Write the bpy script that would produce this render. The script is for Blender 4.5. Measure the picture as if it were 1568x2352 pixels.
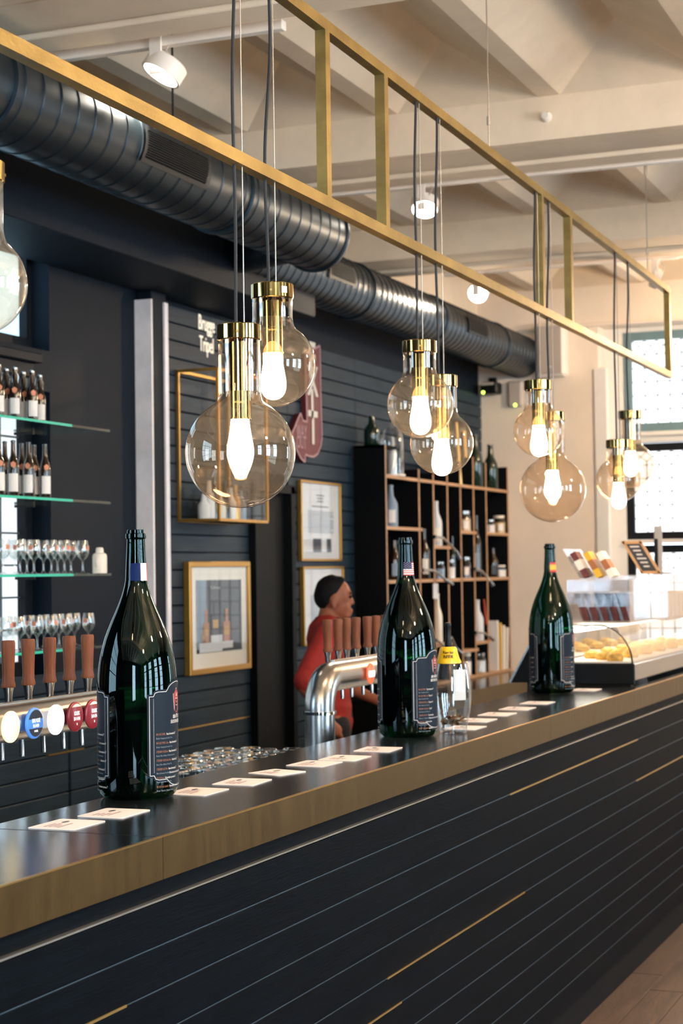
import bpy, bmesh, math, random
from mathutils import Vector, Matrix
random.seed(7)
for o in list(bpy.data.objects): bpy.data.objects.remove(o)
scene = bpy.context.scene
col = scene.collection
R = math.radians; PI = math.pi
# ------------------------------------------------------------------ camera
W, H = 1568, 2352
F = 4000.0; HC = 1.65
TH = math.atan(1621/F); PITCH = math.atan(138/F); ROLL = .0145
fw = Vector((math.cos(PITCH)*math.cos(TH), math.cos(PITCH)*math.sin(TH), math.sin(PITCH)))
rt = Vector((math.sin(TH), -math.cos(TH), 0)); up = rt.cross(fw)
RT = math.cos(ROLL)*rt - math.sin(ROLL)*up
UP = math.sin(ROLL)*rt + math.cos(ROLL)*up
CP = Vector((0, 0, HC))
cam = bpy.data.cameras.new('camera'); camo = bpy.data.objects.new('camera', cam); col.objects.link(camo)
m3 = Matrix((RT, UP, -fw)).transposed()
camo.matrix_world = Matrix.Translation(CP) @ m3.to_4x4()
cam.sensor_fit = 'VERTICAL'; cam.sensor_height = 36; cam.lens = F/H*36
cam.clip_start = .05; cam.clip_end = 200
cam.dof.use_dof = True; cam.dof.focus_distance = 3.95; cam.dof.aperture_fstop = 6.3
scene.camera = camo
# ------------------------------------------------------------------ world, exposure
wd = bpy.data.worlds.new('world'); scene.world = wd; wd.use_nodes = True
wd.node_tree.nodes['Background'].inputs[0].default_value = (.75, .87, 1, 1)
wd.node_tree.nodes['Background'].inputs[1].default_value = 1.0
vs = scene.view_settings
vs.view_transform = 'Standard'; vs.look = 'None'; vs.gamma = 1; vs.use_curve_mapping = False
vs.exposure = 1.75
WIN_FRONT = 8.0      # daylight radiance of the street-side windows
WIN_FAR = .7
WIN_BACK = .36
BULB = 19.0
# ------------------------------------------------------------------ pixel -> place
def ray(x, y): return fw + RT*((x-784)/F) - UP*((y-1176)/F)
def pz(x, y, z): d = ray(x, y); return CP + d*((z-HC)/d.z)
def py(x, y, Y): d = ray(x, y); return CP + d*(Y/d.y)
def px(x, y, X): d = ray(x, y); return CP + d*(X/d.x)
def depth(p): return (Vector(p)-CP).dot(fw)
# ------------------------------------------------------------------ materials
def lin(c):
    if isinstance(c, str):
        c = [int(c[i:i+2], 16)/255 for i in (0, 2, 4)]
        c = [v/12.92 if v <= .04045 else ((v+.055)/1.055)**2.4 for v in c]
    return (c[0], c[1], c[2], 1)
MATS = {}
def mat(name, c, rough=.5, metal=0, var=0, scale=8, stretch=(1, 1, 1), bump=0, bscale=None, spec=None, c2=None, emit=0, coat=0, rvar=0, detail=6):
    m = bpy.data.materials.new(name); m.use_nodes = True; MATS[name] = m
    nt = m.node_tree; b = nt.nodes['Principled BSDF']
    c = lin(c)
    b.inputs['Base Color'].default_value = c
    b.inputs['Roughness'].default_value = rough; b.inputs['Metallic'].default_value = metal
    if spec is not None: b.inputs['Specular IOR Level'].default_value = spec
    if coat: b.inputs['Coat Weight'].default_value = coat; b.inputs['Coat Roughness'].default_value = .08
    if emit:
        b.inputs['Emission Color'].default_value = c; b.inputs['Emission Strength'].default_value = emit
    if var or bump or rvar or c2:
        tc = nt.nodes.new('ShaderNodeTexCoord'); mp = nt.nodes.new('ShaderNodeMapping')
        mp.inputs['Scale'].default_value = stretch
        nt.links.new(tc.outputs['Object'], mp.inputs['Vector'])
        n = nt.nodes.new('ShaderNodeTexNoise'); n.inputs['Scale'].default_value = scale; n.inputs['Detail'].default_value = detail
        n.inputs['Roughness'].default_value = .65
        nt.links.new(mp.outputs[0], n.inputs['Vector'])
        if var or c2:
            cr = nt.nodes.new('ShaderNodeValToRGB')
            d2 = lin(c2) if c2 else tuple(min(1, v*(1+var)) for v in c[:3])+(1,)
            d1 = c if c2 else tuple(v*(1-var) for v in c[:3])+(1,)
            cr.color_ramp.elements[0].position = .32; cr.color_ramp.elements[1].position = .68
            cr.color_ramp.elements[0].color = d1; cr.color_ramp.elements[1].color = d2
            nt.links.new(n.outputs[0], cr.inputs[0]); nt.links.new(cr.outputs[0], b.inputs['Base Color'])
        if rvar:
            mr = nt.nodes.new('ShaderNodeMapRange')
            mr.inputs['To Min'].default_value = max(.02, rough-rvar); mr.inputs['To Max'].default_value = rough+rvar
            nt.links.new(n.outputs[0], mr.inputs[0]); nt.links.new(mr.outputs[0], b.inputs['Roughness'])
        if bump:
            n2 = n
            if bscale:
                n2 = nt.nodes.new('ShaderNodeTexNoise'); n2.inputs['Scale'].default_value = bscale; n2.inputs['Detail'].default_value = 4
                nt.links.new(mp.outputs[0], n2.inputs['Vector'])
            bp = nt.nodes.new('ShaderNodeBump'); bp.inputs['Strength'].default_value = bump; bp.inputs['Distance'].default_value = .004
            nt.links.new(n2.outputs[0], bp.inputs['Height']); nt.links.new(bp.outputs[0], b.inputs['Normal'])
    return m
def glass(name, tint, f0=.05, rough=.0, power=5, gain=.95, haze=0, refl=(1, 1, 1)):
    """thin clear shell: tinted see-through plus a mirror that grows towards the rim"""
    m = bpy.data.materials.new(name); m.use_nodes = True; MATS[name] = m
    nt = m.node_tree; nt.nodes.clear()
    out = nt.nodes.new('ShaderNodeOutputMaterial'); mx = nt.nodes.new('ShaderNodeMixShader')
    tr = nt.nodes.new('ShaderNodeBsdfTransparent'); gl = nt.nodes.new('ShaderNodeBsdfGlossy')
    lw = nt.nodes.new('ShaderNodeLayerWeight'); lw.inputs[0].default_value = .5
    p = nt.nodes.new('ShaderNodeMath'); p.operation = 'POWER'; p.inputs[1].default_value = power
    a = nt.nodes.new('ShaderNodeMath'); a.operation = 'MULTIPLY_ADD'; a.inputs[1].default_value = gain; a.inputs[2].default_value = f0
    a.use_clamp = True
    tr.inputs[0].default_value = lin(tint); gl.inputs['Roughness'].default_value = rough
    gl.inputs[0].default_value = (*refl, 1)
    L = nt.links.new
    L(lw.outputs['Facing'], p.inputs[0]); L(p.outputs[0], a.inputs[0]); L(a.outputs[0], mx.inputs[0])
    if haze:      # translucent film put in for the warm glare haze around the bulb
        tl = nt.nodes.new('ShaderNodeBsdfTranslucent'); tl.inputs[0].default_value = (.9, .8, .68, 1); md = nt.nodes.new('ShaderNodeMixShader'); md.inputs[0].default_value = haze
        L(tr.outputs[0], md.inputs[1]); L(tl.outputs[0], md.inputs[2]); tr = md
    L(tr.outputs[0], mx.inputs[1]); L(gl.outputs[0], mx.inputs[2]); L(mx.outputs[0], out.inputs[0])
    return m
def emitter(name, c, s):
    m = bpy.data.materials.new(name); m.use_nodes = True; MATS[name] = m
    nt = m.node_tree; nt.nodes.clear()
    out = nt.nodes.new('ShaderNodeOutputMaterial'); e = nt.nodes.new('ShaderNodeEmission')
    e.inputs[0].default_value = lin(c); e.inputs[1].default_value = s
    nt.links.new(e.outputs[0], out.inputs[0]); return m
mat('brass_aged', 'a38a55', .44, 1, var=.22, scale=7, stretch=(1, 1, 1.5), rvar=.12, bump=.15, bscale=60)
mat('brass_fascia', '6c5534', .42, .9, var=.14, scale=5, stretch=(6, 1, .8), rvar=.14, bump=.1, bscale=40)
mat('brass_lip', 'd8ae6a', .3, 1)
mat('brass_polished', 'b79a60', .09, 1)
mat('brass_strip', 'e6c078', .3, .9)
mat('steel_strip', 'dcd8d0', .3, .9)
mat('stone_black', '1b1c20', .16, 0, var=.7, scale=260, bump=.05, bscale=400, spec=.6, rvar=.05)
mat('plank_black', '070d13', .5, 0, var=.3, scale=5, stretch=(1, 6, 14), bump=.15, bscale=18, spec=.05)
mat('plank_navy', '22323f', .5, 0, var=.3, scale=4, stretch=(1, 6, 12), bump=.2, bscale=16, spec=.2)
mat('glint_metal', '6d879a', .38, .9)
mat('groove_dark', '0c0f13', .7)
mat('navy_paint', '0e1925', .6, var=.12, scale=3, spec=.15)
mat('black_paint', '0a0d10', .6, var=.1, spec=.15)
mat('dark_panel', '3c4248', .6, var=.2, scale=3, spec=.2)
mat('cream_plaster', 'f0e2d2', .85, var=.05, scale=2.5, bump=.2, bscale=30)
mat('ceiling_plaster', 'eddac2', .9, var=.07, scale=3, bump=.3, bscale=22)
mat('white_paint', 'e8e6e2', .55, var=.03)
mat('grey_pilaster', 'f0ecf0', .5, var=.1, scale=6)
mat('teal_frame', '6f8d96', .5, var=.1)
mat('dark_frame', '14181f', .55, var=.1, spec=.2)
mat('lead', '5c666b', .5, .6)
mat('floor_wood', '4f3d34', .45, 0, c2='6e5648', scale=3, stretch=(1, 9, 9), bump=.3, bscale=14, rvar=.1)
mat('floor_dark', '3a2d26', .6, var=.2)
mat('duct_metal', '27343f', .34, .78, var=.05, scale=9)
mat('duct_seam', '10161c', .5, .3)
mat('duct_dark', '06080a', .8, spec=.1)
mat('steel', 'b2b2b2', .26, 1, var=.05, scale=30, stretch=(8, 1, 1))
mat('chrome', 'dedede', .07, 1)
mat('handle_wood', '5e2c12', .5, 0, c2='7e4420', scale=6, stretch=(6, 6, 1), spec=.3)
mat('cord_black', '1a1c20', .6)
mat('wire_steel', 'b8b0a6', .35, .9)
mat('white_metal', 'efe6dc', .45, var=.03)
mat('grey_plastic', 'b9b0a8', .5)
mat('black_plastic', '08090b', .4, spec=.3)
mat('label_navy', '121e2b', .55, var=.1, spec=.2)
mat('print_white', 'd8d2cc', .6)
mat('print_orange', 'a86a48', .6)
mat('print_grey', '8a95a0', .6)
mat('emblem_red', 'a33a36', .5)
mat('card_pink', 'f2e8e4', .7, var=.02)
mat('print_mauve', 'b89a9c', .7)
mat('print_dark', '4a4a52', .7)
mat('flag_blue', '0c2252', .6, spec=.15); mat('flag_white', 'e8e8ea', .5); mat('flag_red', 'c03030', .5); mat('flag_yellow', 'e8b030', .5)
mat('flag_navy', '26284c', .6, spec=.15)
mat('bell_yellow', 'f2c01e', .25, coat=.4)
mat('sign_red', '661d22', .55, var=.1); mat('sign_edge', 'b58a92', .6)
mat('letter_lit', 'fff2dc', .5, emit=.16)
mat('paper', 'd9d6d8', .7, var=.02); mat('mat_cream', 'efe6da', .7)
mat('frame_gold', 'b98d43', .35, .8)
mat('picture_blue', '8094a8', .4); mat('picture_dark', '20252e', .35); mat('picture_white', 'd6d8dc', .5); mat('picture_amber', 'a8663a', .4)
mat('shelf_wood', 'b08560', .5, c2='c89a72', scale=5, stretch=(1, 8, 8))
mat('shelf_black', '0b0d10', .7, spec=.1)
mat('skin', '9a5c42', .55, var=.08, scale=12)
mat('hair', '0b0a0e', .7, var=.2, scale=40, spec=.2)
mat('shirt_red', '9c2420', .8, var=.15, scale=14, bump=.2, bscale=30)
mat('collar_dark', '2a1416', .8)
mat('trousers', '161b24', .85)
mat('bottle_brown', '22140c', .12, coat=.5); mat('bottle_darkgreen', '10261c', .12, coat=.5)
mat('tag_orange', 'd98a6a', .6); mat('tag_white', 'efe8e2', .7, var=.03)
mat('mug_cream', 'efe4d4', .35)
mat('honey', 'c8a468', .5, var=.3, scale=60); mat('jam', '4a2c30', .5, var=.4, scale=60)
mat('crisps_brown', '6d3430', .6, var=.5, scale=30); mat('pastry', 'd9a648', .6, var=.5, scale=25)
mat('chalk', '3a3a3e', .7, var=.25, scale=40); mat('pale_wood', 'c9996a', .5, var=.1, scale=6, stretch=(1, 1, 8))
mat('coin_bronze', '7a5234', .35, .9, var=.3, scale=50); mat('coin_silver', 'a8a49c', .3, .9)
mat('red_plastic', 'c2452e', .4); mat('yellow_card', 'e0b030', .5)
mat('led_green', 'a8e040', .5, emit=3)
mat('cabinet_dark', '1a2028', .5, var=.25, scale=4, stretch=(1, 6, 12), bump=.3, bscale=16)
mat('badge_cream', 'f4e0b0', .3, emit=.3); mat('badge_white', 'f4f4f8', .3, emit=.32); mat('badge_blue', '4f86d8', .3, emit=.16)
mat('badge_red', '8c2430', .3, emit=.05); mat('badge_navy', '141c30', .3); mat('badge_orange', 'd9643e', .3, emit=.2)
glass('globe_glass', (.87, .77, .67), .05, .0, 4, .95, .014)
glass('neck_glass', (.90, .86, .82), .06, .0, 4)
glass('bulb_glass', (1, .93, .8), .05)
glass('bottle_glass', (.03, .15, .085), .030, .01, 5, .9, 0, (.78, .95, 1))
glass('clear_glass', (.95, .97, .97), .09, .0, 3)
glass('rim_glass', (.95, .97, .97), .35, .05, 2)
glass('jar_glass', (.95, .97, .98), .06, .0, 3)
glass('shelf_glass', (.80, .93, .90), .06)
glass('acrylic', (.95, .95, .96), .04, .05, 3, .6)
glass('window_glass', (.9, .94, .96), .018, .0, 5, .6)
glass('dome_glass', (.93, .93, .92), .1, .02, 3)
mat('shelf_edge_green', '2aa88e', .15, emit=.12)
emitter('daylight', (.66, .85, 1), WIN_FRONT)
emitter('daylight_side', (.62, .84, 1), 3.0)
emitter('daylight_far', (.96, .98, 1), WIN_FAR)
emitter('daylight_back', (.88, .95, 1), WIN_BACK)
emitter('daylight_blue', (.32, .50, .62), .9)
emitter('bulb_glow', (1, .76, .50), BULB)
emitter('added_lamp_glow', (1, .76, .51), 58)
emitter('spot_face', (1, .86, .68), 14)
emitter('case_light', (1, .93, .8), 4)
# ------------------------------------------------------------------ mesh helpers
class MB:
    """collects faces; build() links them as one mesh object"""
    def __init__(s): s.v = []; s.f = []; s.m = []; s.mi = 0
    def add(s, vs, fs):
        n = len(s.v); s.v += [tuple(v) for v in vs]
        for f in fs: s.f.append([n+i for i in f]); s.m.append(s.mi)
        return s
    def box(s, x0, x1, y0, y1, z0, z1, bev=0):
        if bev <= 0:
            v = [(x, y, z) for x in (x0, x1) for y in (y0, y1) for z in (z0, z1)]
            return s.add(v, [(0, 1, 3, 2), (4, 6, 7, 5), (0, 4, 5, 1), (2, 3, 7, 6), (0, 2, 6, 4), (1, 5, 7, 3)])
        bm = bmesh.new(); bmesh.ops.create_cube(bm, size=1)
        for q in bm.verts: q.co = Vector(((x0+x1)/2+q.co.x*(x1-x0), (y0+y1)/2+q.co.y*(y1-y0), (z0+z1)/2+q.co.z*(z1-z0)))
        bmesh.ops.bevel(bm, geom=bm.edges[:], offset=bev, segments=1, affect='EDGES')
        bm.verts.index_update(); s.add([q.co for q in bm.verts], [[q.index for q in f.verts] for f in bm.faces]); bm.free(); return s
    def lathe(s, prof, seg=24, c=(0, 0, 0), axis='z', caps=True):
        n = len(prof); v = []
        for r, h in prof:
            for k in range(seg):
                a = 2*PI*k/seg; p = (r*math.cos(a), r*math.sin(a), h)
                if axis == 'x': p = (h, p[0], p[1])
                if axis == 'y': p = (p[1], h, p[0])
                v.append((p[0]+c[0], p[1]+c[1], p[2]+c[2]))
        fs = []
        for i in range(n-1):
            for k in range(seg):
                k2 = (k+1) % seg
                fs.append((i*seg+k, i*seg+k2, (i+1)*seg+k2, (i+1)*seg+k))
        if caps:
            if prof[0][0] > 1e-5: fs.append(tuple(range(seg))[::-1])
            if prof[-1][0] > 1e-5: fs.append(tuple((n-1)*seg+k for k in range(seg)))
        return s.add(v, fs)
    def cyl(s, c, r, h0, h1, seg=20, axis='z'): return s.lathe([(r, h0), (r, h1)], seg, c, axis)
    def tube(s, pts, r, seg=8, caps=True):
        pts = [Vector(p) for p in pts]; n = len(pts); rs = r if isinstance(r, (list, tuple)) else [r]*n
        v = []; fs = []; ref = None
        for i, p in enumerate(pts):
            t = (pts[min(i+1, n-1)]-pts[max(i-1, 0)]).normalized()
            if ref is None: ref = Vector((0, 0, 1)) if abs(t.z) < .9 else Vector((1, 0, 0))
            a = t.cross(ref).normalized(); b = a.cross(t); ref = b
            for k in range(seg):
                q = 2*PI*k/seg; v.append(p+(a*math.cos(q)+b*math.sin(q))*rs[i])
        for i in range(n-1):
            for k in range(seg):
                k2 = (k+1) % seg; fs.append((i*seg+k, (i+1)*seg+k, (i+1)*seg+k2, i*seg+k2))
        if caps: fs.append(tuple(range(seg))); fs.append(tuple((n-1)*seg+k for k in range(seg))[::-1])
        return s.add(v, fs)
    def prism(s, poly, a, b, axis='y'):
        """poly in the plane across the axis: y -> (x,z), x -> (y,z), z -> (x,y)"""
        def P(u, w, t): return {'y': (u, t, w), 'x': (t, u, w), 'z': (u, w, t)}[axis]
        n = len(poly); v = [P(u, w, a) for u, w in poly]+[P(u, w, b) for u, w in poly]
        fs = [tuple(range(n)), tuple(range(n, 2*n))[::-1]]+[(i, i+n, (i+1) % n+n, (i+1) % n) for i in range(n)]
        return s.add(v, fs)
    def quad(s, a, b, c, d): return s.add([a, b, c, d], [(0, 1, 2, 3)])
    def obox(s, c, ex, ey, ez):
        c = Vector(c); ex = Vector(ex); ey = Vector(ey); ez = Vector(ez)
        v = [c+ex*i+ey*j+ez*k for i in (-1, 1) for j in (-1, 1) for k in (-1, 1)]
        return s.add(v, [(0, 1, 3, 2), (4, 6, 7, 5), (0, 4, 5, 1), (2, 3, 7, 6), (0, 2, 6, 4), (1, 5, 7, 3)])
    def bar(s, p, q, w, h=None):
        p = Vector(p); q = Vector(q); d = (q-p); t = d.normalized()
        a = t.cross(Vector((0, 0, 1)) if abs(t.z) < .9 else Vector((1, 0, 0))).normalized(); b = a.cross(t)
        return s.obox((p+q)/2, d/2, a*w/2, b*(h or w)/2)
    def mesh(s, name, mats, shift=(0, 0, 0), smooth=35):
        me = bpy.data.meshes.new(name)
        me.from_pydata([(v[0]-shift[0], v[1]-shift[1], v[2]-shift[2]) for v in s.v], [], s.f)
        if not isinstance(mats, (list, tuple)): mats = [mats]
        for m in mats: me.materials.append(MATS[m])
        me.polygons.foreach_set('material_index', s.m)
        bm = bmesh.new(); bm.from_mesh(me); bmesh.ops.recalc_face_normals(bm, faces=bm.faces); bm.to_mesh(me); bm.free()
        if smooth:
            me.shade_smooth(); me.set_sharp_from_angle(angle=R(smooth))
        me.update(); return me
def link(name, me, parent=None):
    o = bpy.data.objects.new(name, me); col.objects.link(o)
    if parent: o.parent = parent
    return o
ROOTLOC = {}
def origin(p):
    while p.parent: p = p.parent
    return ROOTLOC.get(p.name, (0, 0, 0))
def part(name, mb, mats, parent, label=None, kind=None, smooth=35):
    """mb in world coordinates"""
    o = link(name, mb.mesh(name, mats, origin(parent), smooth), parent)
    if label: o['label'] = label
    if kind: o['kind'] = kind
    return o
def thing(name, label, cat, loc=(0, 0, 0), group=None):
    o = bpy.data.objects.new(name, None); col.objects.link(o); o.location = loc; o.empty_display_size = .05
    o['label'] = label; o['category'] = cat
    if group: o['group'] = group
    ROOTLOC[o.name] = tuple(loc); return o
def single(name, mb, mats, label, cat, loc=(0, 0, 0), group=None, smooth=35):
    o = link(name, mb.mesh(name, mats, loc, smooth)); o.location = loc
    o['label'] = label; o['category'] = cat
    if group: o['group'] = group
    ROOTLOC[o.name] = tuple(loc); return o
def struct(name, mb, mats, loc=(0, 0, 0), smooth=35):
    o = link(name, mb.mesh(name, mats, loc, smooth)); o.location = loc; o['kind'] = 'structure'
    ROOTLOC[o.name] = tuple(loc); return o
def dup(src, loc, label=None, rotz=None, scale=None):
    def cp(o, par):
        c = o.copy(); col.objects.link(c); c.parent = par
        for ch in o.children: cp(ch, c)
        return c
    c = cp(src, None); c.location = loc
    if rotz is not None: c.rotation_euler = (0, 0, rotz)
    if scale: c.scale = (scale,)*3
    if label: c['label'] = label
    return c
def textmesh(s, size, sx=1.0, align='LEFT', res=1, bold=0):
    cu = bpy.data.curves.new('t', 'FONT'); cu.body = s; cu.size = size; cu.align_x = align; cu.resolution_u = res; cu.offset = bold
    o = bpy.data.objects.new('t', cu); col.objects.link(o)
    me = bpy.data.meshes.new_from_object(o.evaluated_get(bpy.context.evaluated_depsgraph_get()))
    v = [(q.co.x*sx, q.co.y) for q in me.vertices]; f = [list(p.vertices) for p in me.polygons]
    bpy.data.objects.remove(o); bpy.data.curves.remove(cu); bpy.data.meshes.remove(me)
    return v, f
def arc(c, r, a0, a1, n): return [(c[0]+r*math.cos(a0+(a1-a0)*i/n), c[1]+r*math.sin(a0+(a1-a0)*i/n)) for i in range(n+1)]

# ================================================================== THE SETTING
HB = 1.142; BF = 1.605; BB = 2.02           # bar top height, front face, back edge
YW = 4.05; XF = 12.85; YS = -5.0; XB = -4.5  # back wall, far wall, street wall, wall behind the camera
ZB = 3.6; ZR = 3.78; ZT = 3.98               # beam underside, rib underside, vault crown
XE = XF+.4
fl = struct('floor', MB().box(XB, XE, YS, YW+.4, -.12, -.012), 'floor_dark')
bw = .135
for r_ in range(9):                            # boards in front of the bar, laid along it
    y1 = BF+.02-r_*bw; x = 3.2+(r_*37 % 11)*.13
    while x < 9.6:
        L = 1.5+random.random()*.9
        part('floor_board', MB().box(x, x+L-.003, y1-bw+.0025, y1, -.012, random.uniform(-.0015, .0005), .0012), 'floor_wood', fl)
        x += L
# --- back wall
w = MB()
w.box(XB, .3, YW, YW+.3, 0, 3.6); w.box(2.3, 4.2, YW, YW+.3, 0, 3.6); w.box(.3, 2.3, YW, YW+.3, 0, 1.2); w.box(.3, 2.3, YW, YW+.3, 3.0, 3.6)
w.box(4.2, 6.6, YW, YW+.3, 0, 1.22); w.box(4.2, 6.6, YW, YW+.3, 2.46, 2.64); w.box(4.2, 6.6, YW, YW+.3, 3.2, 3.6)
w.box(6.6, XE, YW, YW+.3, 0, 3.6)
wb = struct('wall_back', w, 'navy_paint')
w = MB().box(XB, XE, YW, YW+.3, 3.6, 4.3)
struct('wall_back_upper', w, 'ceiling_plaster')
PP = .0885; zb0 = .876
XD0, XD1 = 8.62, 9.12                          # dark doorway
ZDT = 2.14
spans_low = [(3.0, 5.1), (5.1, 6.55), (6.55, 7.75)]
def planks(x0, x1, zlo, zhi, brk):
    k = math.ceil((zlo-zb0)/PP); z = zb0+k*PP
    while z+PP <= zhi+1e-4:
        xs = [x0]; x = x0+brk*(.4+.6*random.random())
        while x < x1-.5: xs.append(x); x += brk
        xs.append(x1)
        for a, b in zip(xs, xs[1:]):
            part('plank', MB().box(a+.001, b-.001, YW-.018-random.uniform(0, .002), YW, z+.003, z+PP-.003, .003), 'plank_navy', wb)
        z += PP
planks(7.545, XD0-.02, .26, 3.05, 2.4)
planks(XD0-.02, XD1+.02, ZDT, 3.05, 3)
planks(XD1+.02, 10.2, .26, 3.05, 2.0)
planks(10.2, XF, 2.3, 3.05, 2.0)
planks(6.72, 7.37, .26, 1.24, 2.0)
planks(5.2, 6.7, .26, 1.24, 2.0)
part('brass_inlay', MB().box(7.6, 8.58, YW-.022, YW-.005, zb0-.003, zb0+.003), 'brass_strip', wb, 'thin brass strip in a plank joint')
part('brass_inlay', MB().box(6.53, 6.83, YW-.022, YW-.005, zb0-.003, zb0+.003), 'brass_strip', wb, 'thin brass strip in a plank joint')
# doorway
d = struct('door_1', MB().box(XD0+.03, XD1-.03, YW-.012, YW-.002, 0, ZDT-.03), 'black_paint')
part('door_frame', MB().box(XD0-.02, XD0+.03, YW-.06, YW, 0, ZDT).box(XD1-.03, XD1+.02, YW-.06, YW, 0, ZDT).box(XD0-.02, XD1+.02, YW-.06, YW, ZDT-.04, ZDT+.01), 'black_paint', d)
# bulkhead under the duct
struct('trim_1', MB().box(2.5, 8.6, 3.62, YW, 3.02, 3.6, .004), 'navy_paint')
# pilaster beside the shelf niche
pl = struct('trim_2', MB().box(7.39, 7.54, 3.965, YW, 0, 3.02, .004), 'navy_paint')
part('side_panel', MB().box(7.375, 7.39, 3.96, YW, 0, 2.975), 'grey_pilaster', pl, 'pale grey face of the pilaster')
part('edge_highlight', MB().box(7.505, 7.541, 3.955, 3.966, 0, 2.975), 'grey_pilaster', pl)  # soft highlight on the right edge, put in as a pale strip
# --- windows of the back wall, left of the niche
def window_y(n, x0, x1, z0, z1, nx, nz, y, pane, frame, fw_=.06, bars=.012, sgn=1):
    """window in a wall of constant y; sgn +1: panes lie on +y side"""
    o = struct('window_%d' % n, MB().box(x0-fw_, x0, y-.03, y+.06, z0-fw_, z1+fw_).box(x1, x1+fw_, y-.03, y+.06, z0-fw_, z1+fw_)
               .box(x0, x1, y-.03, y+.06, z0-fw_, z0).box(x0, x1, y-.03, y+.06, z1, z1+fw_), frame)
    b = MB()
    for i in range(1, nx): xx = x0+(x1-x0)*i/nx; b.box(xx-bars/2, xx+bars/2, y-.004, y+.02, z0, z1)
    for i in range(1, nz): zz = z0+(z1-z0)*i/nz; b.box(x0, x1, y-.005, y+.021, zz-bars/2, zz+bars/2)
    part('glazing_bar', b, frame if bars > .02 else 'lead', o)
    for i in range(nx):
        for k in range(nz):
            q = MB().box(x0+(x1-x0)*i/nx, x0+(x1-x0)*(i+1)/nx, y+.010, y+.016, z0+(z1-z0)*k/nz, z0+(z1-z0)*(k+1)/nz)
            part('pane', q, pane, o, smooth=0)
    return o
def window_x(n, y0, y1, z0, z1, ny, nz, x, pane, frame, fw_=.06, bars=.012, hexrow=True):
    o = struct('window_%d' % n, MB().box(x-.03, x+.06, y0-fw_, y0, z0-fw_, z1+fw_).box(x-.03, x+.06, y1, y1+fw_, z0-fw_, z1+fw_)
               .box(x-.03, x+.06, y0, y1, z0-fw_, z0).box(x-.03, x+.06, y0, y1, z1, z1+fw_), frame)
    b = MB(); dy = (y1-y0)/ny; dz = (z1-z0)/nz
    for i in range(1, ny): b.box(x-.004, x+.02, y0+dy*i-bars/2, y0+dy*i+bars/2, z0, z1-dz*.72 if hexrow else z1)
    for i in range(1, nz): b.box(x-.005, x+.021, y0, y1, z0+dz*i-bars/2, z0+dz*i+bars/2) if not (hexrow and i == nz) else None
    if hexrow:
        for i in range(ny+1):
            yy = y0+dy*i
            for s_ in (-1, 1):
                q = yy+s_*dy*.5
                if y0-.001 <= q <= y1+.001:
                    b.bar((x+.008, yy, z1-dz*.72), (x+.008, q, z1-dz*.38), bars, bars); b.bar((x+.008, yy, z1), (x+.008, q, z1-dz*.38), bars, bars)
    part('leading', b, 'lead', o)
    for i in range(ny):
        for k in range(nz):
            part('pane', MB().box(x+.010, x+.016, y0+dy*i, y0+dy*(i+1), z0+dz*k, z0+dz*(k+1)), pane, o, smooth=0)
    return o
window_y(1, 4.5, 6.53, 1.28, 2.40, 14, 8, YW+.12, 'daylight_back', 'dark_frame', .06, .008)
window_y(12, .38, 2.22, 1.28, 2.92, 4, 4, YW+.12, 'daylight_side', 'dark_frame', .08, .03)
window_y(2, 4.5, 6.56, 2.70, 3.14, 2, 1, YW+.12, 'daylight_blue', 'dark_frame', .07, .03)
struct('trim_3', MB().box(4.3, 6.40, YW-.09, YW, 2.56, 2.60, .004).box(4.3, 6.38, YW-.06, YW, 2.50, 2.56, .004), 'dark_frame')
# --- far wall with deep window recess
w = MB()
RY0, RY1, RZ0, RZ1 = 1.2, 3.105, .0, 3.475
w.box(XF, XE, RY1, YW+.3, 0, 4.3); w.box(XF, XE, YS, RY0, 0, 4.3); w.box(XF, XE, RY0, RY1, RZ1, 4.3)
struct('wall_far', w, 'cream_plaster')
xr = XF+.22
w = MB(); WY0, WY1 = 1.3, 2.90
for a, b in ((0, 1.02), (1.84, 1.86), (2.60, 2.68), (3.44, RZ1)): w.box(xr, XE, WY0-.04, WY1+.06, a, b)
w.box(xr, XE, RY0, WY0-.04, 0, RZ1); w.box(xr, XE, WY1+.06, RY1, 0, RZ1)
struct('wall_far_recess', w, 'white_paint')
window_x(3, WY0, WY1-.0, 2.745, 3.375, 17, 6, xr+.03, 'daylight_far', 'teal_frame', .065, .007)
window_x(4, WY0, WY1-.0, 1.92, 2.53, 17, 6, xr+.03, 'daylight_far', 'dark_frame', .06, .007)
window_x(5, WY0, WY1-.0, 1.08, 1.76, 17, 6, xr+.03, 'daylight_far', 'dark_frame', .06, .007)
struct('trim_4', MB().box(xr-.03, xr+.06, WY0-.05, WY1+.08, 2.645, 2.675, .004).box(xr-.05, xr+.06, WY0-.05, WY1+.08, 1.835, 1.862, .004), 'white_paint')
struct('trim_5', MB().box(XF-.03, XF, YS, YW, 3.47, 3.50, .006).box(XF-.015, XF, YS, YW, 3.50, 3.53), 'cream_plaster')
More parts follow.
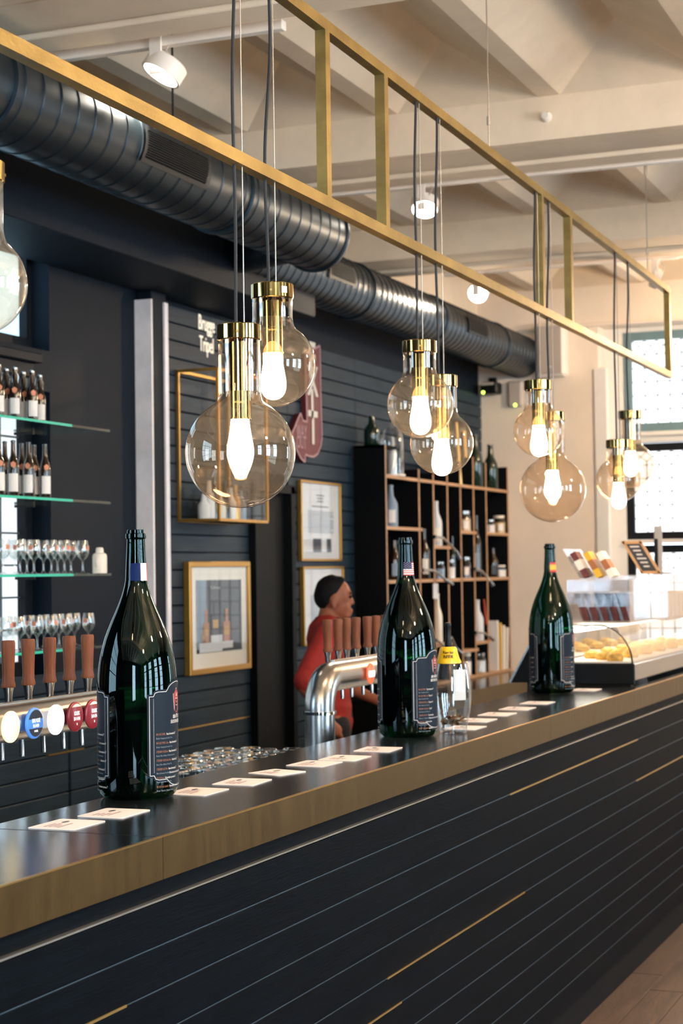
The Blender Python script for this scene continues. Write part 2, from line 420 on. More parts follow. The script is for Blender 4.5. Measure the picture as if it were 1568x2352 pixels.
# --- street wall and wall behind the camera (seen only in reflections; daylight comes through them)
fx = [-2.6, -.1, 2.4, 4.5, 11.35]; ww = 1.25
w = MB(); x = XB
for a in fx: w.box(x, a, YS-.3, YS, 0, 4.3); w.box(a, a+ww, YS-.3, YS, 0, .95); w.box(a, a+ww, YS-.3, YS, 3.45, 4.3); x = a+ww
w.box(x, XE, YS-.3, YS, 0, 4.3)
struct('wall_street', w, 'dark_panel')
def bigwin(n, axis, a, p):
    o = struct('window_%d' % n, MB().box(a, a+ww, p-.16, p-.10, .95, 1.03).box(a, a+ww, p-.16, p-.10, 3.37, 3.45).box(a, a+.07, p-.16, p-.10, .95, 3.45).box(a+ww-.07, a+ww, p-.16, p-.10, .95, 3.45)
               .box(a+ww/2-.04, a+ww/2+.04, p-.16, p-.10, .95, 3.45).box(a, a+ww, p-.16, p-.10, 2.55, 2.65), 'dark_frame') if axis == 'y' else None
    b = MB()
    for i in (1, 3): b.box(a+ww*i/4-.015, a+ww*i/4+.015, p-.14, p-.11, 1, 3.4)
    for i in range(1, 6): b.box(a, a+ww, p-.142, p-.112, .95+2.5*i/6-.015, .95+2.5*i/6+.015)
    part('glazing_bar', b, 'dark_frame', o)
    part('pane', MB().box(a, a+ww, p-.19, p-.17, .95, 3.45), 'daylight', o, smooth=0)
for i, a in enumerate(fx): bigwin(6+i, 'y', a, YS)
w = MB().box(XB-.3, XB, YS, -1.6, 0, 4.3).box(XB-.3, XB, -.2, YW+.3, 0, 4.3).box(XB-.3, XB, -1.6, -.2, 0, .95).box(XB-.3, XB, -1.6, -.2, 3.45, 4.3)
struct('wall_behind', w, 'dark_panel')
o = struct('window_11', MB().box(XB-.16, XB-.1, -1.6, -.2, .95, 1.02).box(XB-.16, XB-.1, -1.6, -.2, 3.38, 3.45).box(XB-.16, XB-.1, -1.6, -1.53, .95, 3.45).box(XB-.16, XB-.1, -.27, -.2, .95, 3.45).box(XB-.16, XB-.1, -.94, -.86, .95, 3.45), 'dark_frame')
part('pane', MB().box(XB-.19, XB-.17, -1.6, -.2, .95, 3.45), 'daylight', o, smooth=0)
# --- ceiling: beams across, narrow ribs along, hipped vault cells between
ce = struct('ceiling', MB().box(XB-.3, XE, YS-.3, YW+.3, 4.3, 4.4), 'ceiling_plaster')
BX = [(-.35, .17), (2.3, 2.82), (4.93, 5.45), (7.57, 8.09), (10.08, 10.6)]
for i, (a, b) in enumerate(BX):
    m = MB().box(a, b, YS, YW, ZB, 4.3).box(a-.0, a+.05, YS, YW, ZB-.018, ZB).box(b-.14, b+.02, YS, YW, ZB-.03, ZB, .004)
    m.box(a+.08, b-.16, YS, YW, ZB-.012, ZB)
    part('beam', m, 'ceiling_plaster', ce)
RS = .775; ry0 = 2.03
rys = [ry0+RS*k for k in range(-9, 4)]
bays = [(XB, -.35), (.17, 2.3), (2.82, 4.93), (5.45, 7.57), (8.09, 10.08), (10.6, XF)]
RW = .05
for (a, b) in bays:
    for k, yr in enumerate(rys):
        m = MB()
        y0 = yr+RW; y1 = yr+RS-RW
        m.box(a, b, yr-RW, yr+RW, ZR, 4.3)
        if y0 < YW:
            ym = (y0+y1)/2; h = .36
            A = (a, y0, ZR); B = (b, y0, ZR); C_ = (b, y1, ZR); D = (a, y1, ZR); E1 = (a+h, ym, ZT); E2 = (b-h, ym, ZT)
            m.add([A, B, C_, D, E1, E2], [(0, 1, 5, 4), (3, 4, 5, 2), (0, 4, 3), (1, 2, 5)])
        part('vault_cell', m, 'ceiling_plaster', ce, smooth=0)
# ================================================================== THE BAR
XT1 = 10.6
seams = [1.2, 3.014, 5.85, 8.69, XT1]
ct = thing('countertop', 'black stone bar top with a deep aged brass front edge', 'countertop', (2.0, 1.8, 1.05))
for a, b in zip(seams, seams[1:]):
    part('stone_slab', MB().box(a+.0012, b-.0012, BF+.005, BB, 1.112, HB, .0015), 'stone_black', ct)
    part('brass_panel', MB().box(a+.001, b-.001, BF, BF+.0045, 1.060, HB+.001), 'brass_fascia', ct)
    part('brass_edge', MB().box(a+.001, b-.001, BF-.0012, BF+.006, HB-.0005, HB+.0022), 'brass_lip', ct)
br = thing('bar_counter', 'long bar front clad in near-black horizontal planks with brass joints', 'bar', (2.0, 1.8, 0))
part('carcass', MB().box(1.2, XT1, BF+.04, BB-.03, .1, 1.112), 'black_paint', br)
part('plinth', MB().box(1.2, XT1, BF+.012, BF+.04, 0, .105), 'black_paint', br)
part('top_board', MB().box(1.2, XT1, BF+.014, BF+.04, 1.024, 1.060, .001), 'plank_black', br)
part('steel_strip', MB().box(1.2, XT1, BF+.0025, BF+.03, 1.0197, 1.0232), 'steel_strip', br, 'thin pale metal line under the brass edge')
jz = 1.018
joints = []
for k in range(11):
    part('plank', MB().box(1.2, XT1, BF+.004, BF+.04, jz-.0835+.0012, jz-.0012, .0014), 'plank_black', br)
    jz -= .0835; joints.append(jz)
for z in joints[:-1]: part('edge_glint_strip', MB().box(1.2, XT1, BF+.0042, BF+.03, z-.0010, z+.0010), 'glint_metal', br)  # strips added to draw the light caught on plank edges
for j, a, b in ((0, 5.361, 7.215), (2, 7.18, 8.9), (4, 4.237, 5.504), (1, 1.3, 2.869), (5, 2.2, 4.338)):
    part('brass_strip', MB().box(a, b, BF+.0015, BF+.03, joints[j]-.0024, joints[j]+.0024), 'brass_strip', br, 'short brass strip set in a plank joint')
# work bench behind the bar
wbn = thing('work_bench', 'low steel work bench behind the bar carrying glasses', 'counter', (4.0, 2.4, 0))
part('bench_top', MB().box(1.5, 7.75, BB+.002, 2.78, .92, .95, .003), 'steel', wbn)
part('bench_front', MB().box(1.5, 7.75, 2.70, 2.74, .0, .92), 'black_paint', wbn)
# ------------------------------------------------------------------ coasters on the bar
def coaster(cx, cy, rot, sx, sy, label, z=HB, n=0):
    o = thing('beer_mat', label, 'coaster', (cx, cy, z+.0002), 'pale beer mats laid along the bar')
    c, s_ = math.cos(rot), math.sin(rot)
    def T(u, v): return (cx+u*c-v*s_, cy+u*s_+v*c)
    rr = .008; pts = []
    for (qx, qy, a0) in ((sx/2-rr, sy/2-rr, 0), (-sx/2+rr, sy/2-rr, PI/2), (-sx/2+rr, -sy/2+rr, PI), (sx/2-rr, -sy/2+rr, 1.5*PI)):
        pts += [T(*q) for q in arc((qx, qy), rr, a0, a0+PI/2, 3)]
    part('card', MB().prism(pts, z+.0003, z+.0018, 'z'), 'card_pink', o)
    m = MB(); m.mi = 0
    random.seed(n+3)
    for i in range(4):
        u0 = -sx*.36+random.random()*.01; v0 = sy*(.22-.1*i); L = sx*(.2+.3*random.random())
        m.add([(*T(u0, v0), z+.0021), (*T(u0+L, v0), z+.0021), (*T(u0+L, v0+.006), z+.0021), (*T(u0, v0+.006), z+.0021)], [(0, 1, 2, 3)])
    m.mi = 1
    el = [T(sx*.2+.014*math.cos(a), sy*.18+.006*math.sin(a)) for a in [2*PI*i/10 for i in range(10)]]
    m.add([(*q, z+.0021) for q in el], [tuple(range(10))])
    part('print', m, ['print_mauve', 'print_dark'], o)
    return o
CL = [  # centre px, label
 ((154, 1895), .01, 'pale beer mat closest to the camera, lower of the front pair'),
 ((262, 1869), .02, 'pale beer mat just left of the nearest big bottle base'),
 ((452, 1819), .0, 'pale beer mat half hidden behind the nearest big bottle'),
 ((556, 1797), .05, 'pale beer mat in the open, second right of the nearest big bottle'),
 ((636, 1775), -.28, 'pale beer mat turned askew between its neighbours on the bar'),
 ((722, 1755), -.05, 'pale beer mat lying left of the run before the middle bottle'),
 ((792, 1742), .0, 'pale beer mat second in the touching run before the middle bottle'),
 ((868, 1722), .05, 'pale beer mat at the foot of the middle big bottle'),
 ((1068, 1672), 0, 'pale beer mat right behind the glass jar'),
 ((1095, 1655), .0, 'pale beer mat nearest the jar in the row beyond it'),
 ((1142, 1641), .0, 'second pale beer mat beyond the glass jar'),
 ((1188, 1628), .0, 'third pale beer mat beyond the glass jar'),
 ((1234, 1615), .0, 'pale beer mat at the foot of the farthest big bottle'),
 ((1345, 1585), .0, 'pale beer mat between the farthest bottle and the display case')]
for n, (p, rot, lb) in enumerate(CL):
    q = pz(*p, HB); coaster(q.x, q.y, rot, .135 if n != 4 else .11, .108, lb, HB+.0004*(n % 2)*0, n)
# ------------------------------------------------------------------ giant bottles
BS = .612/2245
BPROF = [(0, 2290), (200, 2298), (290, 2292), (318, 2265), (330, 2220), (336, 2100), (337, 1900), (337, 1400), (333, 1290), (325, 1200), (313, 1125), (296, 1050), (273, 970),
         (247, 900), (215, 822), (182, 750), (150, 675), (122, 600), (104, 535), (93, 480), (87, 340), (81, 240), (77, 140), (78, 132), (86, 128), (88, 108), (86, 88), (75, 84), (73, 58), (66, 54), (60, 60), (60, 140)]
BPROF = [(r*BS, (2300-h)*BS) for r, h in BPROF]
RB = 337*BS
LH0, LH1 = (2300-2135)*BS, (2300-1410)*BS
def lab_outline(inset=0, hw=56):
    a = R(hw)*RB-inset; z0 = LH0+inset; z1 = LH1-inset; k = .010-inset*.3; n = .012
    top = []; w_ = a*.5; bump = .021
    right = [(a, z0+k), (a, z1-k)] + [(a-k+.0, z1-k)] + [(a-k-.004, z1-.002), (a-k-n, z1)]
    right += [(w_*1.0, z1)] + [(w_*math.cos(t)*.92, z1+bump*math.sin(t)) for t in [PI/2*i/6 for i in range(1, 7)]]
    poly_top = right; left = [(-x, z) for x, z in right[::-1]][1:]
    low = [(-a, z0+k)]
    lowr = [(-a+k, z0+k), (-a+k+.004, z0+.002), (-a+k+n, z0), (-w_, z0)] + [(-w_*math.cos(t)*.92, z0-bump*.8*math.sin(t)) for t in [PI/2*i/6 for i in range(1, 7)]]
    lowl = [(-x, z) for x, z in lowr[::-1]][1:]
    return right+left+lowr+lowl
def wrap(u, z, r): a = u/r; return (r*math.sin(a), -r*math.cos(a), z)
def label_meshes(head, items, foot):
    out = {}
    # paper: fine columns between lower and upper outline
    def span(u):
        a = R(56)*RB; w_ = a*.5; k = .010
        au = abs(u)
        t = LH1; b = LH0
        if au < w_*.92: s_ = math.sqrt(max(0, 1-(au/(w_*.92))**2)); t += .021*s_; b -= .017*s_
        elif au > a-k: t -= k; b += k
        elif au > a-k-.012: q = (au-(a-k-.012))/.012; t -= .004*q; b += .004*q
        return b, t
    m = MB(); N = 60; a = R(56)*RB+.005
    us = [-a+2*a*i/N for i in range(N+1)]
    v = []
    for u in us: b, t = span(u); v += [wrap(u, b-.005, RB+.0006), wrap(u, t+.005, RB+.0006)]
    m.add(v, [(2*i, 2*i+2, 2*i+3, 2*i+1) for i in range(N)]); out['paper'] = m
    m = MB(); ol = lab_outline(); n = len(ol); 
    dense = []
    for i in range(n):
        p, q = ol[i], ol[(i+1) % n]; s_ = max(1, int(math.hypot(q[0]-p[0], q[1]-p[1])/.008))
        dense += [(p[0]+(q[0]-p[0])*j/s_, p[1]+(q[1]-p[1])*j/s_) for j in range(s_)]
    n = len(dense)
    for i in range(n):
        p, q = Vector(dense[i]), Vector(dense[(i+1) % n]); d_ = (q-p)
        if d_.length < 1e-6: continue
        d_.normalize(); nn = Vector((-d_.y, d_.x))*.0007; p2 = p-d_*.0004; q2 = q+d_*.0004
        m.add([wrap(*(p2+nn), RB+.0009), wrap(*(q2+nn), RB+.0009), wrap(*(q2-nn), RB+.0009), wrap(*(p2-nn), RB+.0009)], [(0, 1, 2, 3)])
    for sx in (-1, 1):
        u = sx*(R(56)*RB-.010); z = LH0+.016
        while z < LH1-.016: m.add([wrap(u-.0005, z, RB+.0009), wrap(u+.0005, z, RB+.0009), wrap(u+.0005, z+.0012, RB+.0009), wrap(u-.0005, z+.0012, RB+.0009)], [(0, 1, 2, 3)]); z += .0024
    out['border'] = m
    def put(m, s_, size, sx, u, z, al='LEFT', bold=0):
        v, f = textmesh(s_, size, sx, al, 1, bold); m.add([wrap(u+x, z+y, RB+.0009) for x, y in v], f)
        return max([x for x, y in v] or [0])
    mw, mo, mg = MB(), MB(), MB()
    put(mw, head[0], .0105, .42, 0, LH1-.062, 'CENTER', .0003); put(mw, head[1], .0105, .42, 0, LH1-.073, 'CENTER', .0003)
    for side in (0, 1):
        z = LH1-.098
        for c_, w_, g_ in items:
            u = -.074 if side == 0 else .012
            e = put(mo, c_, .0072, .5, u, z); put(mw, w_, .0072, .5, u+e+.003, z, 'LEFT', .0001); put(mg, g_, .0056, .55, u, z-.0085)
            z -= .0196
    put(mw, foot, .0072, .55, 0, LH0+.012, 'CENTER', .0001)
    out['w'], out['o'], out['g'] = mw, mo, mg
    e = MB(); zc = LH1-.022
    hexo = [(-.017, .014), (0, .026), (.017, .014), (.013, -.02), (0, -.03), (-.013, -.02)]
    e.mi = 0; e.add([wrap(x*1.12, zc+y*1.1, RB+.0008) for x, y in hexo], [tuple(range(6))]); e.mi = 1
    e.add([wrap(x, zc+y, RB+.0010) for x, y in hexo], [tuple(range(6))]); e.mi = 0
    v, f = textmesh('TRIPEL', .006, .5, 'CENTER'); e.add([wrap(x, zc-.006+y, RB+.0012) for x, y in v], f)
    e.add([wrap(x, zc+y, RB+.0012) for x, y in ((-.003, .009), (.003, .009), (.002, .015), (0, .018), (-.002, .015))], [(0, 1, 2, 3, 4)])
    e.add([wrap(x, zc+y, RB+.0012) for x, y in ((-.008, .003), (.008, .003), (.008, .0045), (-.008, .0045))], [(0, 1, 2, 3)])
    e.add([wrap(x, zc+y, RB+.0012) for x, y in ((-.006, -.012), (.006, -.012), (.006, -.0105), (-.006, -.0105))], [(0, 1, 2, 3)])
    out['e'] = e
    return {k: q.mesh('label_'+k, dict(paper='label_navy', border='print_white', w='print_white', o='print_orange', g='print_grey', e=['print_white', 'emblem_red'])[k]) for k, q in out.items()}
itF = [('BRUGGE TRIPEL', 'Haute fermentation 8,7°', 'Blonde / Gouleyant par la triple / Douce'), ('BRUGGE TRIPEL Calme', 'Haute fermentation 8°', 'Blonde / Gouleyant par la triple / Douce'), ('STEENBRUGGE Blond', 'Haute fermentation 6,5°', 'Blonde / Bière d\'abbaye / Délicieusement douce'),
       ('STEENBRUGGE Dubbel Bruin', 'Haute ferm. 6,5°', 'Brune / Bière d\'abbaye / Ronde / Fine'), ('STEENBRUGGE Wit', 'Haute fermentation 5°', 'Bière de froment / Non filtrée / Rafraîchissante'), ('BOON Kriek', 'Fermentation spontanée 4°', 'Rouge / Lambic fruité / Bière légère'), ('BOON Oude Lambiek', 'Fermentation spontanée 7°', 'Blonde / Très sèche / Bouquet de raisin')]
itE = [('BRUGGE TRIPEL', 'Top fermentation 8.7°', 'Blond / Strong beer / Smooth'), ('BRUGGE TRIPEL Calm', 'Top ferm. 8°', 'Blond / Tripel style / Herbal'), ('STEENBRUGGE Blond', 'Top ferm. 6.5°', 'Blond / Abbey beer / Very soft'), ('STEENBRUGGE Dubbel', 'Top 6.5°', 'Dark / Abbey beer / Full and soft'),
       ('STEENBRUGGE Wit', 'Top fermentation', 'Wheat beer / Unfiltered / Refreshing'), ('BOON Kriek', 'Spontaneous ferm.', 'Red / Fruit lambic / Light beer'), ('BOON Oude Lambiek', 'Spontaneous', 'Blond / Very dry / Grape bouquet')]
lmF = label_meshes(('BIÈRE AU FÛT / 15CL', 'DÉGUSTATION DE BIÈRE 15CL'), itF, 'Découvrez notre bière du mois sur le tableau')
lmE = label_meshes(('BEER ON DRAFT / 15CL', 'BEER TASTING TRAY 15CL'), itE, 'Find our beer of the month on the blackboard')
bot_me = MB().lathe(BPROF, 64, caps=False).mesh('glass_body', 'bottle_glass')
def rad_at(z):
    for (r0, z0), (r1, z1) in zip(BPROF[1:], BPROF[2:]):
        if min(z0, z1) <= z <= max(z0, z1) and z1 > z0: return r0+(r1-r0)*(z-z0)/(z1-z0)
    return RB
def neck_flag(root, kind, a0):
    m = MB(); z0, z1 = (2300-485)*BS, (2300-338)*BS
    nu, nz = (13, 13); mats = ['flag_blue', 'flag_white', 'flag_red', 'flag_yellow', 'flag_navy']
    wid = .062
    for i in range(nu):
        for k in range(nz):
            v = []
            for (du, dz) in ((0, 0), (1, 0), (1, 1), (0, 1)):
                z = z0+(z1-z0)*(k+dz)/nz; r = rad_at(z)+.0007; an = a0+wid*(i+du)/nu/.0245
                v.append((r*math.sin(an), -r*math.cos(an), z))
            t = nz-1-k
            if kind == 'fr': m.mi = 0 if i < 5 else (1 if i < 9 else 2)
            elif kind == 'es': m.mi = 2 if (t < 3 or t > 9) else 3
            else: m.mi = 4 if (i < 6 and t < 7) else (2 if t % 2 == 0 else 1)
            m.add(v, [(0, 1, 2, 3)])
            if kind == 'us' and i < 6 and t < 7 and (i+t) % 2 == 0:
                m.mi = 1; c_ = [sum(q[j] for q in v)/4 for j in range(3)]
                m.add([(c_[0]*1.02+(q[0]-c_[0])*.35, c_[1]*1.02+(q[1]-c_[1])*.35, c_[2]+(q[2]-c_[2])*.35) for q in v], [(0, 1, 2, 3)])
    o = link('neck_flag', m.mesh('neck_flag', mats), root); return o
def giant_bottle(bx, by, label, lm, off, fl_, flagkind, fa, lm2=None):
    o = thing('giant_bottle', label, 'bottle', (bx, by, HB+.0004), 'oversized green bottles on the bar')
    o.rotation_euler[2] = math.atan2(-by, -bx)+PI/2
    link('glass_body', bot_me, o)
    for cen, L in zip(off, (lm, lm2 or lm)):
        p = link('paper_label', L['paper'], o); p.rotation_euler[2] = cen; p['label'] = 'dark navy menu label with thin white border'
        for k, nm in (('border', 'border_line'), ('w', 'white_lettering'), ('o', 'orange_lettering'), ('g', 'grey_lettering'), ('e', 'red_emblem')):
            link(nm, L[k], p)
    f = neck_flag(o, flagkind, fa); f['label'] = fl_
    return o
b1 = pz(318, 1829, HB); b2 = pz(937, 1690, HB); b3 = pz(1268, 1591, HB)
giant_bottle(b1.x, b1.y, 'nearest and largest-looking dark green giant bottle, blue and white neck flag', lmF, (R(72), R(-102)), 'blue and white flag sticker', 'fr', R(-32))
giant_bottle(b2.x, b2.y, 'dark green giant bottle with star-spangled neck flag beside the glass jar', lmE, (R(67), R(-114)), 'stars and stripes sticker', 'us', R(-15))
giant_bottle(b3.x, b3.y, 'farthest dark green giant bottle with red and yellow neck flag', lmE, (R(80), R(-95)), 'red and yellow striped flag sticker', 'es', R(0))
# ------------------------------------------------------------------ tip jar with bell
q = pz(1041, 1684, HB); s = depth(q)/F
j = thing('tip_jar', 'clear tapered glass jar with coins beside the middle bottle', 'jar', (q.x, q.y, HB+.0003))
JP = [(.0, .002), (.040, .002), (.043, .006), (.043, .020), (.046, .035), (.054, .07), (.0585, .11), (.058, .15), (.053, .19), (.0475, .217), (.0455, .217), (.051, .19), (.0555, .15), (.056, .11), (.051, .07), (.043, .038), (.0, .03)]
link('glass_body', MB().lathe(JP, 40, caps=False).mesh('glass_body', 'jar_glass'), j)
random.seed(5)
m = MB()
for k in range(34):
    a = random.random()*6.28; rr = .036*math.sqrt(random.random()); z = .033+random.random()*.016
    t = Vector((random.uniform(-.6, .6), random.uniform(-.6, .6), 1)).normalized(); c_ = Vector((rr*math.cos(a), rr*math.sin(a), z)); m.mi = k % 3 == 0
    m.tube([c_-t*.001, c_+t*.001], .0105, 10)
co = link('coins', m.mesh('coins', ['coin_bronze', 'coin_silver']), j); co['kind'] = 'stuff'
v, f = textmesh('TIPS', .02, .8, 'CENTER')
m = MB().add([(.0500*math.sin(x/.05+.5), -.0500*math.cos(x/.05+.5), .165+y) for x, y in [(-.022, -.06), (.022, -.06), (.022, .035), (-.022, .035)]], [(0, 1, 2, 3)])
link('paper_note', m.mesh('paper_note', 'tag_white'), j)
j.rotation_euler[2] = math.atan2(-q.y, -q.x)+PI/2
q2 = pz(1026, 1684, HB)
be = thing('hand_bell', 'yellow hand bell with black handle standing on the glass jar', 'bell', (q.x-.002, q.y+.012, HB+.2178))
link('bell_cup', MB().lathe([(.0, .052), (.022, .052), (.027, .047), (.031, .030), (.035, .016), (.040, .007), (.0405, .001), (.038, .0), (.033, .012), (.0, .045)], 36, caps=False).mesh('bell_cup', 'bell_yellow'), be)
link('handle', MB().lathe([(.0, .128), (.009, .127), (.0105, .120), (.008, .112), (.0085, .08), (.0115, .06), (.010, .05), (0, .05)], 20, caps=False).mesh('handle', 'black_plastic'), be)
m = MB()
for s_, sz, z in (('Ring for', .0125, .031), ('BEER', .0165, .016)):
    v, f = textmesh(s_, sz, .95, 'CENTER', 2, .0004); m.add([((.0313+(.036-z)*.17)*math.sin(x/.036), -(.0313+(.036-z)*.17)*math.cos(x/.036), z+y) for x, y in v], f)
link('lettering', m.mesh('lettering', 'black_plastic'), be)
be.rotation_euler[2] = j.rotation_euler[2]
# ------------------------------------------------------------------ brass rack over the bar
RY = 1.75; T_ = .030
zl = lambda X: 2.628-.002*(X-4); zu = lambda X: 3.100-.0115*(X-4.3)
XR0, XR1 = 2.05, 8.75
rk = thing('hanging_rack', 'long aged-brass ladder frame hung over the bar', 'rack', (5.0, RY, 2.6))
part('rail', MB().bar((XR0, RY, zl(XR0)), (XR1, RY, zl(XR1)), T_), 'brass_aged', rk, 'lower brass rail')
part('rail', MB().bar((XR0, RY, zu(XR0)), (XR1, RY, zu(XR1)), T_), 'brass_aged', rk, 'upper brass rail')
for pxx in (743, 877, 1240, 1305):
    X = py(pxx, 300 if pxx < 1000 else 600, RY).x
    part('post', MB().bar((X, RY, zl(X)+T_/2), (X, RY, zu(X)-T_/2), T_), 'brass_aged', rk)
for X in (XR1-T_/2, XR0+T_/2): part('post', MB().bar((X, RY, zl(X)+T_/2), (X, RY, zu(X)-T_/2), T_), 'brass_aged', rk)
for X in (3.2, 5.72, 8.28):
    zt = ZB if not (5.45 < X < 7.57) else ZR+.0
    m = MB().tube([(X, RY, zu(X)+.01), (X, RY, zt+.2)], .0022, 6)
    m.cyl((X, RY, zu(X)+.10), .006, 0, .03, 10); m.cyl((X, RY, zt-.06), .008, 0, .05, 10)
    part('suspension_wire', m, 'wire_steel', rk)
# ------------------------------------------------------------------ pendants
def pendant(gx, gy, r, neck, tube, label, slack, wire_dx=.02):
    c = py(gx, gy, RY); rn = .0495
    dz = math.sqrt(r*r-rn*rn)
    ztop = c.z+dz+neck+.0         # underside of the cap
    o = thing('pendant_lamp', label, 'lamp', (c.x, RY, c.z), 'glass globe pendants over the bar')
    Z0 = ztop-c.z
    t0 = math.asin(rn/r)
    prof = [(r*math.sin(PI-(PI-t0-.10)*i/26), r*math.cos(PI-(PI-t0-.10)*i/26)) for i in range(27)]
    prof[0] = (.0005, -r)
    fil = [(rn+.004, dz+.002), (rn+.001, dz+.012), (rn, dz+.022)]
    link('globe', MB().lathe(prof+fil, 56, caps=False).mesh('globe', 'globe_glass'), o)
    link('glass_neck', MB().lathe([(rn, dz+.022), (rn, Z0), (rn-.003, Z0), (rn-.003, dz+.022)], 48, caps=False).mesh('glass_neck', 'neck_glass'), o)
    cap = link('cap', MB().lathe([(0, Z0+.031), (.050, Z0+.031), (.0525, Z0+.029), (.0525, Z0-.004), (.0505, Z0-.006), (.0505, Z0-.002), (0, Z0-.002)], 48, caps=False).mesh('cap', 'brass_polished'), o)
    sc = MB()
    for a in (-1.2, .7, 2.9): sc.tube([(.052*math.sin(a), -.052*math.cos(a), Z0+.010), (.0545*math.sin(a), -.0545*math.cos(a), Z0+.010)], .0032, 10)
    link('screw', sc.mesh('screw', 'brass_aged'), cap)
    zt = Z0-tube
    link('socket_tube', MB().lathe([(.0245, Z0-.002), (.0245, zt), (.0265, zt-.001), (.0265, zt-.004), (.012, zt-.004)], 32, caps=False).mesh('socket_tube', 'brass_polished'), o)
    zb_ = zt-.002
    bp = [(.0215, 0), (.0225, -.012), (.0245, -.028), (.0275, -.046), (.0303, -.062), (.0317, -.074), (.0316, -.084), (.0300, -.093), (.0268, -.101), (.0222, -.1075), (.0165, -.112), (.010, -.1148), (.004, -.116), (.0004, -.1162)]
    b = link('bulb', MB().lathe([(q, zb_+h) for q, h in bp], 28, caps=False).mesh('bulb', 'bulb_glow'), o)
    # cord and steel wire up to the upper rail
    zr = zu(c.x)-T_/2-c.z
    pts = []
    for i in range(25):
        t = i/24; z = Z0+.03+(zr-Z0-.03)*t
        dx = -.014+.010*math.sin(t*5.2+slack*3)*math.sin(PI*t)*(1+slack)+.008*t
        pts.append((dx, .004*math.sin(t*4+slack), z))
    link('cord', MB().tube(pts, .0042, 8).mesh('cord', 'cord_black'), o)
    link('steel_wire', MB().tube([(wire_dx, -.004, Z0+.03), (wire_dx, -.004, zr)], .0016, 6).mesh('steel_wire', 'wire_steel'), o)
    return o
pendant(552, 1040, .1298, .150, .188, 'largest clear globe pendant hanging lowest at the left, long glass neck', .2)
p2_ = pendant(627, 838, .1045, .075, .135, 'round globe pendant with a tag on its cap, behind the largest globe', .9, .014)
Zc_ = math.sqrt(.1045**2-.0495**2)+.075
tg = link('cap_sticker', MB().add([(.0532*math.sin(t-.55), -.0532*math.cos(t-.55), z) for t in (-.15, 0, .15) for z in (Zc_+.004, Zc_+.02)], [(0, 2, 3, 1), (2, 4, 5, 3)]).mesh('cap_sticker', 'tag_white'), p2_); tg['label'] = 'small white sticker on the brass cap'
pendant(965, 930, .1003, .076, .135, 'upper globe of the middle pair above the flagged bottle', .1)
pendant(1014, 1018, .0995, .095, .165, 'lower globe of the middle pair, partly behind its partner', .5)
pendant(1237, 990, .0945, .078, .135, 'upper small globe of the third pair before the cream wall', .3)
pendant(1269, 1124, .126, .150, .19, 'large lower globe of the third pair before the cream wall', .8)
pendant(1448, 1068, .1035, .125, .15, 'farthest globe pendant in front of the leaded window, the higher one', 1.0)
pendant(1420, 1102, .099, .06, .155, 'farthest lower globe pendant beside the window frame', .4)
pendant(-56, 652, .0915, .11, .15, 'globe pendant cut off by the left edge of the photo', .3)
